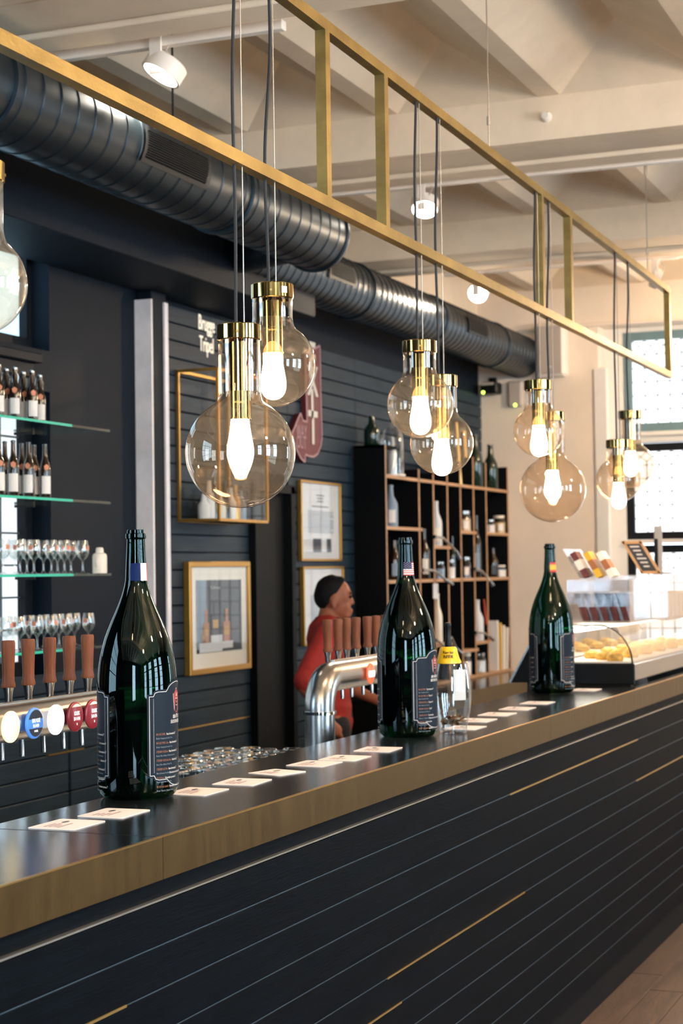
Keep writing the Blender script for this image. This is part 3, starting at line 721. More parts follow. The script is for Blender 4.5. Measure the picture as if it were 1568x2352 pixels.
# ------------------------------------------------------------------ beer towers
def tower(name, label, X0, X1, Yp, Zp, r, taps, badges, elbow_px=None):
    o = thing(name, label, 'beer tap', (X0, Yp, .95), 'steel beer towers behind the bar')
    n = 14; R_ = r*2.0
    pts = [(X0, Yp, .95), (X0, Yp, Zp-R_)] + [(X0+R_-R_*math.cos(PI/2*i/n), Yp, Zp-R_+R_*math.sin(PI/2*i/n)) for i in range(1, n+1)] + [(X1, Yp, Zp)]
    part('pipe', MB().tube(pts, r, 28), 'steel', o)
    part('flange', MB().lathe([(r+.012, .95), (r+.012, .962), (r, .964)], 28, (X0, Yp, 0)), 'chrome', o)
    part('clamp_ring', MB().lathe([(r+.001, -.006), (r+.006, -.005), (r+.006, .005), (r+.001, .006)], 28, (X0, Yp, Zp-R_-.012)), 'chrome', o)
    part('end_cap', MB().lathe([(r+.002, X1-.01), (r+.002, X1+.006), (r*.8, X1+.014), (0, X1+.016)], 28, (0, Yp, Zp), 'x'), 'chrome', o)
    part('top_rail', MB().box(X0+R_*1.2, X1, Yp-.006, Yp+.008, Zp+r-.002, Zp+r+.005, .002), 'steel', o)
    for k, X in enumerate(taps):
        Yh = Yp+r+.055
        b = MB().cyl((X, 0, Zp+.004), .016, Yp+r*.8, Yh+.02, 16, 'y').lathe([(.020, Yp+r), (.020, Yp+r+.01)], 16, (X, 0, Zp+.004), 'y')
        b.lathe([(.0, -.004), (.018, 0), (.019, .01), (.015, .03), (0, .034)], 16, (X, Yh, Zp+.004-.015))
        t = part('tap', b, 'chrome', o)
        hz = Zp+.038
        part('ferrule', MB().lathe([(.008, Zp+.015), (.009, hz), (.0105, hz+.018), (.0135, hz+.034)], 16, (X, Yh, 0)), 'chrome', t)
        part('handle', MB().lathe([(.0, hz+.033), (.0165, hz+.033), (.0175, hz+.038), (.0145, hz+.05), (.0148, hz+.07), (.0165, hz+.12), (.0172, hz+.140), (.0155, hz+.146), (0, hz+.147)], 20, (X, Yh, 0), caps=False), 'handle_wood', t, 'turned brown wooden handle')
        part('spout', MB().tube([(X, Yh+.012, Zp-.01), (X, Yh+.022, Zp-.04), (X, Yh+.020, Zp-.105)], [.008, .0075, .0065], 12), 'chrome', t)
    for (X, kind) in badges:
        yb = Yp-r-.010
        b = part('badge', MB().lathe([(0, yb), (.033, yb), (.036, yb+.002), (.036, yb+.006), (.02, yb+.012)], 32, (X, 0, Zp-.002), 'y', False), ['badge_'+kind], o)
        m = MB(); yy = yb-.0012
        def disc(rx, z0, z1, mi):
            m.mi = mi; pts = []
            for a in [2*PI*i/40 for i in range(40)]:
                z = .031*math.sin(a)
                pts.append((X+.031*math.cos(a), yy, Zp-.002+max(z0, min(z1, z))))
            m.add(pts, [tuple(range(40))])
        MT = ['badge_white', 'badge_navy', 'badge_blue', 'badge_red', 'badge_cream', 'badge_orange', 'steel']
        def txt(s_, z, size, mi, sx=.75):
            m.mi = mi; v, f = textmesh(s_, size, sx, 'CENTER', 1, .0003); m.add([(X+x, yy-.0008, Zp+z+y) for x, y in v], f)
        if kind == 'blue':
            disc(1, .010, .031, 1); disc(1, -.031, -.012, 1); txt('BRUGSE', .000, .013, 0); txt('BLOND', -.011, .010, 0); txt('DUBBEL', -.022, .006, 0)
        elif kind == 'red':
            txt('KRIEK', .002, .013, 0); txt('BOON', -.011, .013, 0); disc(1, .024, .031, 4); txt('12', -.022, .007, 0)
        elif kind == 'cream': txt('TRIPEL', .0, .010, 4)
        elif kind == 'orange': disc(1, -.012, .010, 0)
        if m.v: part('badge_print', m, MT, b)
    return o
tx = [py(x, 1600, 2.335).x for x in (22, 68, 117, 162, 204)]
bx_ = [py(x, 1665, 2.19).x for x in (25, 79, 129, 173, 213)]
tower('beer_tower', 'steel beer tower at the left with five wooden handles and lit badges', 3.05, 4.12, 2.24, 1.312, .043, [tx[0]-.2, tx[0]-.1]+tx, list(zip(bx_, ('cream', 'blue', 'white', 'red', 'red'))))
tx = [py(x, 1480, 2.36).x for x in (743, 767, 787, 809, 835, 855, 876, 897)]
tower('beer_tower', 'curved steel beer tower beside the person in red, wooden handles in a row', 5.31, 6.35, 2.24, 1.300, .050, tx, [(py(853, 1545, 2.18).x, 'orange')])
# ------------------------------------------------------------------ upturned tumblers on the bench
tum = None; nt_ = 0
TP = [(.030, 0), (.0305, .004), (.034, .083), (.0352, .088), (.0335, .088), (.0325, .083), (.0285, .006), (0, .006)]
tm = MB().lathe([(.0, .0895), (.033, .0895), (.0352, .087), (.0348, .08), (.0335, .004), (.0345, 0), (.0325, 0), (.0318, .078), (0, .08)], 24, caps=False).mesh('drinking_glass', 'clear_glass')
PLACES = []
for a in range(9):
    for b in range(7):
        X = 4.86+a*.082+(.04 if b % 2 else 0); Y_ = 2.20+b*.082
        p = Vector((X, Y_, 1.04)); d = p-CP; ze = HC+d.z*(BB/Y_)
        u_ = 784+F*d.dot(RT)/d.dot(fw)
        if ze > HB-.012 and 400 < u_ < 720: PLACES.append((X, Y_, u_))
PLACES.sort(key=lambda t: t[2])
rm_ = MB().lathe([(.0352, .0845), (.0358, .0875), (.034, .0905), (.031, .0900)], 24, caps=False).mesh('base_rim', 'rim_glass')
for i, (X, Y_, u_) in enumerate(PLACES):
    o = link('drinking_glass', tm); link('base_rim', rm_, o); o.location = (X, Y_, .9505)
    o['category'] = 'glass'; o['group'] = 'upturned tumblers behind the bar'; o['label'] = 'small upturned clear tumbler packed behind the bar edge right of the nearest bottle'
# ================================================================== CEILING FITTINGS
def duct(name, label, X0, X1, Yc, Zc, r, pitch, joints_, grilles):
    o = thing(name, label, 'duct', (X0, Yc, Zc-r))
    cuts = [X0]+joints_+[X1]
    for a, b in zip(cuts, cuts[1:]):
        pr = [(r, a)]; x = a+pitch*.6
        while x < b-.02:
            pr += [(r, x-.006), (r+.0035, x-.003), (r+.0035, x+.003), (r, x+.006)]; x += pitch
        pr.append((r, b))
        s_ = part('duct_section', MB().lathe(pr, 48, (0, Yc, Zc), 'x', False), 'duct_metal', o)
        part('joint_band', MB().lathe([(r, a), (r+.010, a+.004), (r+.010, a+.020), (r, a+.024)], 48, (0, Yc, Zc), 'x', False), 'duct_metal', s_)
    for (x0, x1, a0, a1) in grilles:
        m = MB(); f = MB(); N = 6; rr = r+.012
        def P(x, a, q): return (x, Yc-q*math.cos(a), Zc+q*math.sin(a))
        for i in range(N):
            u, v_ = a0+(a1-a0)*i/N, a0+(a1-a0)*(i+1)/N
            m.quad(P(x0, u, rr-.004), P(x1, u, rr-.004), P(x1, v_, rr-.004), P(x0, v_, rr-.004))
            for (xa, xb) in ((x0-.02, x0), (x1, x1+.02)): f.quad(P(xa, u, rr), P(xb, u, rr), P(xb, v_, rr), P(xa, v_, rr))
        for (u, v_) in ((a0-.10, a0), (a1, a1+.10)): f.quad(P(x0-.02, u, rr), P(x1+.02, u, rr), P(x1+.02, v_, rr), P(x0-.02, v_, rr))
        g = part('grille', m, 'duct_dark', o); part('grille_frame', f, 'duct_seam', g)
        sl = MB()
        for i in range(1, N*2): u = a0+(a1-a0)*i/(N*2); sl.bar(P(x0, u, rr-.001), P(x1, u, rr-.001), .003)
        part('louvre', sl, 'duct_seam', g)
    return o
YA, ZA, RA = 3.20, 3.256, .168
da = duct('air_duct', 'big dark metal spiral air duct with closed end, nearer of the two', 2.0, 7.60, YA, ZA, RA, .112, [3.1, 4.75, 6.55], [(5.62, 6.12, -.42, .16)])
part('end_cap', MB().lathe([(RA, 7.60), (RA+.01, 7.605), (RA+.008, 7.625), (RA*.75, 7.66), (0, 7.67)], 40, (0, YA, ZA), 'x', False), 'duct_metal', da)
for X in (4.3, 6.2):
    part('hanger_rod', MB().tube([(X, YA+.02, ZA+RA-.005), (X, YA+.02, ZT-.02)], .005, 6), 'duct_seam', da)
YD, ZD, RD = 3.70, 3.275, .158
db = duct('air_duct', 'dark spiral air duct running on to the cream wall behind the lamps', 7.72, XF, YD, ZD, RD, .085, [9.3, 10.6, 12.0], [(8.62, 8.98, -.15, .42), (11.05, 11.45, -.15, .42)])
bend = []
for i in range(9):
    t = i/8; bend.append((7.50+.24*t, YA+.1+(YD-YA-.1)*min(1, t*1.15)**.8, ZA+(ZD-ZA)*t-.01*math.sin(PI*t)))
part('elbow', MB().tube(bend, [RD*.9]*8+[RD], 36), 'duct_metal', db)
def spot(label, c, face, track, size=1.0):
    """c: head centre; hung from a track under the ceiling beam"""
    c = Vector(c); o = thing('track_spotlight', label, 'spotlight', c, 'white track spotlights')
    t = Vector(face).normalized(); r = .078*size; L = .042*size
    def ring(q): return c+t*q
    part('head', MB().tube([ring(-L), ring(-L*.85), ring(L*.5)], [r*.9, r, r], 32), 'white_metal', o)
    part('lens', MB().tube([ring(L*.5), ring(L*.505)], r*.88, 32), 'spot_face', o)
    yb = c.y-.0; xb = c.x-r*.75
    top = Vector((xb, yb, c.z+.135*size))
    part('bracket', MB().obox((xb, yb, c.z+.055*size), (.006, 0, 0), (0, .023*size, 0), (0, 0, .082*size)), 'white_metal', o)
    part('bracket_arm', MB().obox((xb+.025*size, yb-.01, top.z), (.03*size, 0, 0), (0, .023*size, 0), (0, 0, .006)), 'white_metal', o)
    ad = Vector((xb+.03*size, yb-.085*size, top.z+.03*size))
    part('adapter', MB().obox(ad, (.022*size, 0, 0), (0, .085*size, 0), (0, 0, .026*size)), 'white_metal', o)
    part('stem', MB().tube([ad, (ad.x, ad.y-.02, ZB-.0352)], .009, 8), 'white_metal', o)
    part('wire', MB().tube([top+Vector((.01, -.03, 0)), top+Vector((.02, -.055, -.04)), top+Vector((.015, -.035, -.075)), c+Vector((0, -.035, .02))], .003, 6), 'grey_plastic', o)
    l = bpy.data.lights.new('spot_lamp', 'SPOT'); l.energy = 45*size; l.color = (1, .80, .58); l.spot_size = R(75); l.spot_blend = .5; l.shadow_soft_size = .05
    lo = bpy.data.objects.new('spot_lamp', l); col.objects.link(lo); lo.parent = o
    lo.location = t*(L*.52); lo.rotation_euler = t.to_track_quat('-Z', 'Y').to_euler()
    y0, y1 = track[1]
    return ad.x
c1 = px(375, 162, 5.60); x1_ = spot('white track spotlight at upper left tilted over the duct', c1, (-.30, .42, -.85), (0, (2.55, 3.55)), 1.0)
c2 = px(975, 475, 8.2); x2_ = spot('white track spotlight glowing between the pendant cords', c2, (-.45, -.1, -.75), (0, (1.2, 3.6)), .9)
c3 = px(1098, 672, 10.75); x3_ = spot('small track spotlight behind the lower brass rail near the duct', c3, (-.8, -.1, -.45), (0, (1.2, 3.6)), .9)
c4 = px(1508, 640, 10.75); x4_ = spot('track spotlight beside the far end of the upper brass rail', c4, (.3, -.8, -.35), (0, (1.2, 3.6)), .8)
for i, (a, y0, y1) in enumerate(((x1_, 2.45, 3.4), (x2_, 1.2, 3.6), ((x3_+x4_)/2, 1.2, 3.6))):
    single('light_track', MB().box(a-.019, a+.019, y0, y1, ZB-.035, ZB, .002), 'white_metal', ['white light track under the nearest ceiling beam', 'white light track under the bright middle ceiling beam', 'white light track under the farthest ceiling beam'][i], 'track', (a, y0, ZB-.035), 'ceiling light tracks')
q = px(1255, 269, 7.57)
dt = single('smoke_detector', MB().lathe([(0, q.x-.035), (.016, q.x-.034), (.020, q.x-.02), (.024, q.x-.008), (.024, q.x)], 20, (0, q.y, q.z), 'x', False), 'white_metal', 'small white round sensor on the bright ceiling beam', 'sensor', (q.x, q.y, q.z))
# unseen opal globe lamps, added to light the ceiling and far wall
for i, (X, Y_) in enumerate(((3.4, -1.07), (6.4, -1.07), (1.0, -1.07), (11.4, 1.255))):
    o = thing('added_globe_lamp', 'added unseen opal globe lamp on the street side, %s' % ('second from the camera', 'third from the camera', 'closest to the camera', 'beside the far windows')[i], 'lamp', (X, Y_, 3.2), 'added lamps out of view')
    part('globe', MB().lathe([(.13*math.sin(PI*k/16)+.0004, 3.2-.13*math.cos(PI*k/16)) for k in range(17)], 28, (X, Y_, 0), caps=False), 'added_lamp_glow', o)
    part('rod', MB().tube([(X, Y_, 3.32), (X, Y_, ZR)], .006, 8), 'brass_aged', o)
# ================================================================== SHELF NICHE
SY = 3.70; shelf_z = []
tops = [(952, 'top'), (1132, 'second'), (1311, 'third'), (1490, 'lowest')]
XS1 = py(253, 984, SY).x
for yy, nm in tops:
    z = py(60, yy+8, SY).z; shelf_z.append(z)
    o = thing('glass_shelf', nm+' green-edged glass shelf at the left of the back wall', 'shelf', (5.6, SY+.16, z-.012), 'glass shelves in the niche')
    part('shelf_pane', MB().box(4.6, XS1, SY+.002, SY+.33, z-.010, z), 'shelf_glass', o)
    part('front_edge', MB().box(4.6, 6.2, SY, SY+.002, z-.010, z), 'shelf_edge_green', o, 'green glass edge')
    part('bracket', MB().box(6.30, 6.312, SY+.25, SY+.345, z-.022, z-.0105).box(4.9, 4.912, SY+.25, SY+.345, z-.022, z-.0105), 'black_plastic', o)
# beer bottles with neck tags
def small_bottle(name, label, cat, h, r, m_, group, tagc=True, swing=False):
    o = thing(name, label, cat, (0, 0, 0), group)
    link('glass_body', MB().lathe([(0, 0), (r*.93, 0), (r, .006), (r, h*.50), (r*.95, h*.56), (r*.7, h*.65), (r*.46, h*.72), (r*.40, h*.80), (r*.36, h*.95), (r*.42, h*.955), (r*.42, h*.985), (r*.36, h*.99), (0, h)], 20, caps=False).mesh('glass_body', m_), o)
    if tagc:
        m = MB(); a = r*1.02
        m.add([(a*math.sin(t), -a*math.cos(t), z) for t in [-.85+1.7*i/6 for i in range(7)] for z in (h*.08, h*.40)], [(2*i, 2*i+2, 2*i+3, 2*i+1) for i in range(6)])
        link('paper_label', m.mesh('paper_label', 'tag_white'), o)
        m = MB(); n = r*.45; z = h*.56
        m.add([(-n, -r*1.06, z+n*.4), (0, -r*1.02, z+n*1.2), (n, -r*1.06, z+n*.4), (n*.75, -r*1.06, z-n*.8), (0, -r*1.06, z-n*1.2), (-n*.75, -r*1.06, z-n*.8)], [tuple(range(6))])
        link('emblem', m.mesh('emblem', 'tag_orange'), o)
    if swing:
        m = MB().tube([(-r*.45, 0, h*.72), (-r*.55, -r*.2, h*.86), (0, -r*.4, h*.97), (r*.55, -r*.2, h*.86), (r*.45, 0, h*.72)], .0018, 6)
        m.lathe([(r*.41, h*.985), (r*.42, h*1.02), (r*.2, h*1.04), (0, h*1.045)], 12, caps=False)
        link('swing_stopper', m.mesh('swing_stopper', 'steel'), o)
    return o
ordn = ['nearest the left photo edge', 'second from the left photo edge', 'third from the left photo edge', 'fourth from the left photo edge', 'fifth from the left photo edge', 'sixth from the left photo edge', 'seventh from the left photo edge', 'eighth from the left photo edge', 'ninth from the left photo edge', 'tenth from the left photo edge']
def facing(X, Y_): return math.atan2(-Y_, -X)+PI/2
for row, (si, xs, h, swing) in enumerate(((0, (-2, 16, 36, 55, 75, 93), .195, True), (1, (-3, 11, 30, 50, 66, 78, 103), .222, False))):
    src = None
    for i, xx in enumerate(xs):
        Y_ = SY+.045+.055*(i % 2); q = py(xx, 1050, Y_); z = shelf_z[si]+.0005
        lb = 'dark labelled bottle on the %s glass shelf, %s' % (('top', 'second')[row], ordn[i] if i < len(xs)-1 else 'rightmost of its row')
        if src is None:
            src = small_bottle('beer_bottle', lb, 'bottle', h, .0235, 'bottle_brown', 'labelled bottles on the glass shelves', True, swing); o = src
        else: o = dup(src, (0, 0, 0), lb)
        o.location = (q.x, Y_, z); o.rotation_euler[2] = facing(q.x, Y_)+random.uniform(-.3, .3)
# stemmed tasting glasses
GP = [(0, 0), (.030, .0), (.031, .002), (.012, .006), (.005, .014), (.0042, .03), (.0042, .055), (.008, .066), (.022, .080), (.030, .098), (.031, .115), (.028, .14), (.0245, .160), (.0238, .160), (.027, .14), (.0298, .115), (.0288, .098), (.0205, .082), (0, .069)]
gsrc = None
for row, (si, xs) in enumerate(((2, (8, 34, 46, 62, 78, 100, 118, 132, 148, 163, 190), ), (3, (12, 28, 44, 66, 84, 100, 118, 134, 152, 170, 202)))):
    for i, xx in enumerate(xs):
        Y_ = SY+.05+(.075 if i % 2 else 0); q = py(xx, 1300, Y_); z = shelf_z[si]+.0005
        sc_ = .86
        if i == len(xs)-1: lb = 'stemmed beer glass standing rightmost on the %s glass shelf' % ('third', 'lowest')[row]
        elif i == len(xs)-2: lb = 'stemmed beer glass second from the right on the %s glass shelf' % ('third', 'lowest')[row]
        else: lb = 'stemmed beer glass on the %s glass shelf, %s' % (('third', 'lowest')[row], ordn[i])
        if gsrc is None:
            gsrc = thing('stemmed_glass', lb, 'glass', (0, 0, 0), 'stemmed glasses on the glass shelves')
            link('glass_body', MB().lathe(GP, 24, caps=False).mesh('glass_body', 'clear_glass'), gsrc)
            m = MB(); m.add([(.0315*math.sin(t), -.0315*math.cos(t), zz) for t in (-.35, 0, .35) for zz in (.112, .134)], [(0, 2, 3, 1), (2, 4, 5, 3)])
            link('orange_mark', m.mesh('orange_mark', 'tag_orange'), gsrc); o = gsrc
        else: o = dup(gsrc, (0, 0, 0), lb)
        o.location = (q.x, Y_, z); o.rotation_euler[2] = facing(q.x, Y_)+random.choice((-.9, -.5, .2, .7, 1.1)); o.scale = (.86,)*3
q = py(229, 1300, SY+.06)
single('cream_mug', MB().lathe([(0, 0), (.030, 0), (.031, .004), (.031, .072), (.028, .082), (.017, .088), (.016, .104), (.013, .110), (0, .111)], 24, (q.x, SY+.06, shelf_z[2]+.0005), caps=False).tube([(q.x-.03, SY+.055, shelf_z[2]+.065), (q.x-.045, SY+.05, shelf_z[2]+.05), (q.x-.03, SY+.055, shelf_z[2]+.03)], .005, 8), 'mug_cream', 'small cream stoneware jug at the right end of the third glass shelf', 'jug', (q.x, SY+.06, shelf_z[2]))
# ================================================================== THINGS ON THE PLANK WALL
PW = YW-.021
m = MB()
for s_, y_ in (('Brugge', 752), ('Tripel', 800)):
    p = py(473, y_, PW); v, f = textmesh(s_, .115, .60, 'CENTER', 3, .0)
    n = len(v); zc = p.z-.02
    m.add([(p.x+a, PW-.005, zc+b) for a, b in v]+[(p.x+a, PW-.002, zc+b) for a, b in v], f+[[i+n for i in q] for q in f])
    ed = {}
    for q in f:
        for a, b in zip(q, q[1:]+q[:1]): ed[frozenset((a, b))] = ed.get(frozenset((a, b)), 0)+1
    n0 = len(m.v)-2*n
    for e, c_ in ed.items():
        if c_ == 1: a, b = tuple(e); m.f.append([n0+a, n0+b, n0+b+n, n0+a+n]); m.m.append(0)
p = py(473, 775, PW)
single('wall_lettering', m, 'letter_lit', 'small pale raised lettering in two lines on the plank wall', 'lettering', (p.x, PW, p.z), smooth=0)
def frame(label, x0, x1, z0, z1, wd_=.016, dp=.028, inner='paper', pr=None, matw=.0):
    o = thing('framed_print', label, 'picture', ((x0+x1)/2, PW, z0), 'gold-framed prints on the plank wall'); y0 = PW-dp
    f = MB().box(x0, x1, y0, PW, z0, z0+wd_, .002).box(x0, x1, y0, PW, z1-wd_, z1, .002).box(x0, x0+wd_, y0, PW, z0+wd_, z1-wd_, .002).box(x1-wd_, x1, y0, PW, z0+wd_, z1-wd_, .002)
    part('frame', f, 'frame_gold', o)
    part('sheet', MB().box(x0+wd_, x1-wd_, y0+.014, PW, z0+wd_, z1-wd_), inner, o)
    if pr:
        m = MB(); mats = pr(m, x0+wd_, x1-wd_, z0+wd_, z1-wd_, y0+.0125); part('print', m, mats, o)
    part('glass_pane', MB().quad((x0+wd_, y0+.006, z0+wd_), (x1-wd_, y0+.006, z0+wd_), (x1-wd_, y0+.006, z1-wd_), (x0+wd_, y0+.006, z1-wd_)), 'window_glass', o)
    return o
def bottles_print(m, x0, x1, z0, z1, y):
    w_, h_ = x1-x0, z1-z0
    def rc(a, b, c_, d_, k, dy=0): m.mi = k; m.quad((x0+a*w_, y-dy, z0+c_*h_), (x0+b*w_, y-dy, z0+c_*h_), (x0+b*w_, y-dy, z0+d_*h_), (x0+a*w_, y-dy, z0+d_*h_))
    rc(.10, .90, .15, .87, 1); rc(.10, .27, .15, .87, 0, .001); rc(.10, .90, .15, .19, 4, .001)
    rc(.14, .54, .155, .25, 2, .002); rc(.34, .54, .25, .32, 2, .002); rc(.54, .73, .18, .25, 2, .002)
    def bt(cx, b, t, wd_, k): rc(cx-wd_, cx+wd_, b, b+(t-b)*.6, k, .003); rc(cx-wd_*.4, cx+wd_*.4, b+(t-b)*.6, t, k, .003); rc(cx-wd_*.8, cx+wd_*.8, b+(t-b)*.2, b+(t-b)*.45, 5, .0035)
    bt(.26, .25, .58, .05, 3); bt(.42, .32, .66, .06, 4); bt(.62, .25, .58, .06, 3); bt(.21, .25, .42, .03, 3)
    v, f = textmesh('The Brewery', .022, 1, 'CENTER'); m.mi = 2; m.add([(x0+.42*w_+a, y-.003, z0+.78*h_+b) for a, b in v], f)
    return ['picture_blue', 'picture_dark', 'picture_white', 'picture_amber', 'print_dark', 'frame_gold']
def text_print(two):
    def fn(m, x0, x1, z0, z1, y):
        w_, h_ = x1-x0, z1-z0
        def rc(a, b, c_, d_, k): m.mi = k; m.quad((x0+a*w_, y, z0+c_*h_), (x0+b*w_, y, z0+c_*h_), (x0+b*w_, y, z0+d_*h_), (x0+a*w_, y, z0+d_*h_))
        random.seed(2)
        for i, l in enumerate((.2, .16, .16)): rc(.5-l/2, .5+l/2, .84-i*.04, .855-i*.04, 1)
        rc(.28, .72, .69, .705, 1)
        z = .63
        while z > (.34 if two else .12):
            b = .85-(random.random()*.25 if random.random() < .2 else 0); rc(.18, b, z, z+.009, 0); z -= .019 if random.random() > .12 else .04
        if two: rc(.30, .52, .09, .27, 1); rc(.66, .78, .09, .27, 2)
        return ['print_grey', 'print_dark', 'picture_dark']
    return fn
a = py(422, 1420, PW).x; b = py(563, 1420, PW).x
frame('gold-framed print of bottles on white steps, hung beside the pilaster', a, b, py(422, 1553, PW).z, py(422, 1290, PW).z, .028, .035, 'mat_cream', bottles_print)
a = py(683, 1200, PW).x; b = py(775, 1200, PW).x
frame('gold-framed text sheet with two small photos, above another sheet', a, b, py(729, 1289, PW).z, py(729, 1107, PW).z, .014, .028, 'paper', text_print(True))
frame('lower gold-framed text sheet behind the person in red', a+.02, b+.03, py(729, 1480, PW).z, py(729, 1301, PW).z, .014, .028, 'paper', text_print(False))
# gold-edged glass display box with bottles
x0 = py(447, 1000, 3.93).x; x1 = py(613, 1180, 3.80).x; z0 = py(530, 1197, 3.87).z; z1 = py(445, 850, 3.93).z; y0 = 3.80
o = thing('display_box', 'gold-edged glass wall box with bottles, behind the largest globe', 'display case', ((x0+x1)/2, YW-.02, z0))
t = .014; f = MB()
for X in (x0, x1):
    for Y_ in (y0, PW-.008): f.bar((X, Y_, z0), (X, Y_, z1), t)
    for Z in (z0, z1): f.bar((X, y0, Z), (X, PW, Z), t)
for Y_ in (y0, PW-.008):
    for Z in (z0, z1): f.bar((x0, Y_, Z), (x1, Y_, Z), t)
part('edge_frame', f, 'frame_gold', o)
part('glass_pane', MB().quad((x0, y0, z0), (x1, y0, z0), (x1, y0, z1), (x0, y0, z1)), 'window_glass', o)
part('glass_pane', MB().quad((x0, y0, z0), (x0, PW, z0), (x0, PW, z1), (x0, y0, z1)), 'window_glass', o)
part('base_board', MB().box(x0, x1, y0, PW, z0-.004, z0+.006), 'black_paint', o)
kinds = [(.035, .15, 'tag_white'), (.034, .23, 'tag_white'), (.032, .25, 'bottle_brown'), (.035, .17, 'mug_cream'), (.03, .24, 'bottle_darkgreen'), (.036, .2, 'tag_white'), (.032, .22, 'frame_gold'), (.034, .19, 'picture_blue')]
kinds = [(r*.86, h*.85, m_) for r, h, m_ in kinds]
for i, (r, h, mm) in enumerate(kinds):
    X = x0+.07+(x1-x0-.14)*i/(len(kinds)-1)
    single('display_bottle', MB().lathe([(0, 0), (r, 0), (r, h*.55), (r*.5, h*.72), (r*.35, h*.95), (r*.4, h), (0, h)], 16, (X, y0+.12, z0+.0065), caps=False), mm, '%s bottle in the gold-edged wall box, %s from its left end' % (('white', 'tall white', 'dark brown', 'cream', 'dark green', 'pale', 'golden', 'blue')[i], ('first', 'second', 'third', 'fourth', 'fifth', 'sixth', 'seventh', 'eighth')[i]), 'bottle', (X, y0+.12, z0+.0065), 'bottles in the wall box')
# exit sign
SYp = PW-.03
def sp(x, y): q = py(x, y, SYp); return (q.x, q.z)
rgt = [sp(733, 794), sp(735, 900), sp(737, 980), sp(738, 1005), sp(735, 1025), sp(728, 1042), sp(719, 1049), sp(709, 1048), sp(700, 1044), sp(699, 1062)]
lft = [sp(690, 1053), sp(680, 1033), sp(672, 1010), sp(668, 996), sp(674, 985), sp(682, 964), sp(689, 949), sp(694, 966), sp(704, 969), sp(702, 900), sp(700, 812)]
poly = rgt+lft
o = thing('exit_sign', 'dark red painted exit sign with arrow, partly behind the second globe', 'sign', (poly[0][0], SYp, poly[9][1]))
part('board', MB().prism(poly, SYp, PW, 'y'), 'sign_red', o)
m = MB(); n = len(poly)
for i in range(n): m.bar((poly[i][0], SYp-.002, poly[i][1]), (poly[(i+1) % n][0], SYp-.002, poly[(i+1) % n][1]), .005, .010)
part('pale_edge', m, 'sign_edge', o)
m = MB()
for ch, xx, yy, hh in (('E', 716, 852, .17), ('X', 717, 907, .17), ('I', 716, 960, .17), ('T', 718, 1018, .19)):
    c_ = sp(xx, yy); v, f = textmesh(ch, hh/.7, .85, 'CENTER', 2, .006); m.add([(c_[0]+a, SYp-.004, c_[1]+b) for a, b in v], f)
part('white_lettering', m, 'print_white', o)
m = MB()
for s_, xx, yy in (('WAY', 691, 1005), ('OUT', 691, 1030)):
    c_ = sp(xx, yy); v, f = textmesh(s_, .105, .62, 'CENTER', 2, .001); m.add([(c_[0]+a, SYp-.004, c_[1]+b) for a, b in v], f)
part('small_lettering', m, 'sign_edge', o)
# ================================================================== SHELVING UNIT
SF = 3.82; sx0 = py(889, 1300, SF).x; sx1 = XF-.01
zz = lambda xx, yy: py(xx, yy, SF).z
su = thing('shelving_unit', 'tall black shelving unit with raw wooden front edges in the far corner', 'shelf', ((sx0+sx1)/2, 3.94, .89))
ztop = zz(890, 1090); zmid = zz(893, 1333); zlow = .90; T2 = .020
part('back_board', MB().box(sx0, sx1, YW-.035, YW-.021, zlow, 2.33), 'shelf_black', su)
SB = YW-.036
def board(name, x0, x1, z0, z1, fl=True):
    b = part(name, MB().box(x0, x1, SF+.004, SB, z0, z1), 'shelf_black', su)
    part('wooden_edge', MB().box(x0, x1, SF, SF+.004, z0, z1), 'shelf_wood', b)
    part('wooden_face', MB().box(x0+.001, x1-.001, SF+.004, SB, z1, z1+.001), 'shelf_wood', b) if not fl else None
vx = [sx0]+[py(x, 1300, SF).x for x in (965, 998, 1030, 1060, 1090, 1119)]+[sx1-T2]
vt = [zz(889, 1022)]+[zz(x, y) for x, y in ((963, 1078), (996, 1090), (1027, 1085), (1057, 1060), (1087, 1050), (1115, 1062), (1170, 1074))]
for x, zt in zip(vx, vt): board('upright', x-T2/2, x+T2/2, zlow, zt)
board('shelf_board', sx0, sx1, ztop-T2, ztop, False); board('shelf_board', sx0, sx1, zmid-T2, zmid, False)
board('shelf_board', sx0, sx1, zlow-.02, zlow, False)
part('side_board', MB().box(sx0-.02, sx0-.01, SF, YW-.021, .879, vt[0]), 'shelf_black', su)
def sub(i0, i1, yy, ext=.0): x_ = (vx[i0]+vx[i1])/2; z = zz(930, yy) if i0 == 0 else None; return x_
def ss(i0, i1, pxx, pyy): z = zz(pxx, pyy); board('shelf_board', vx[i0]+T2/2, vx[i1]+(.06 if i1 < 7 else -.01), z-T2, z, False); return z
zA = ss(0, 1, 930, 1211); zB_ = ss(2, 3, 1013, 1254); zC = ss(4, 5, 1078, 1220); zD = ss(6, 7, 1145, 1224)
zE = ss(5, 6, 1105, 1473); zG = ss(2, 3, 1016, 1478); zH = ss(4, 5, 1076, 1492)
IY = SF+.055
def cellx(xx, r, Y_=None):
    Y_ = Y_ or IY; X = py(xx, 1300, Y_).x; Xs = py(xx, 1300, SF).x
    nx_ = [v for v in vx if v > Xs]
    return min(X, (nx_[0] if nx_ else sx1)-T2/2-r-.002)
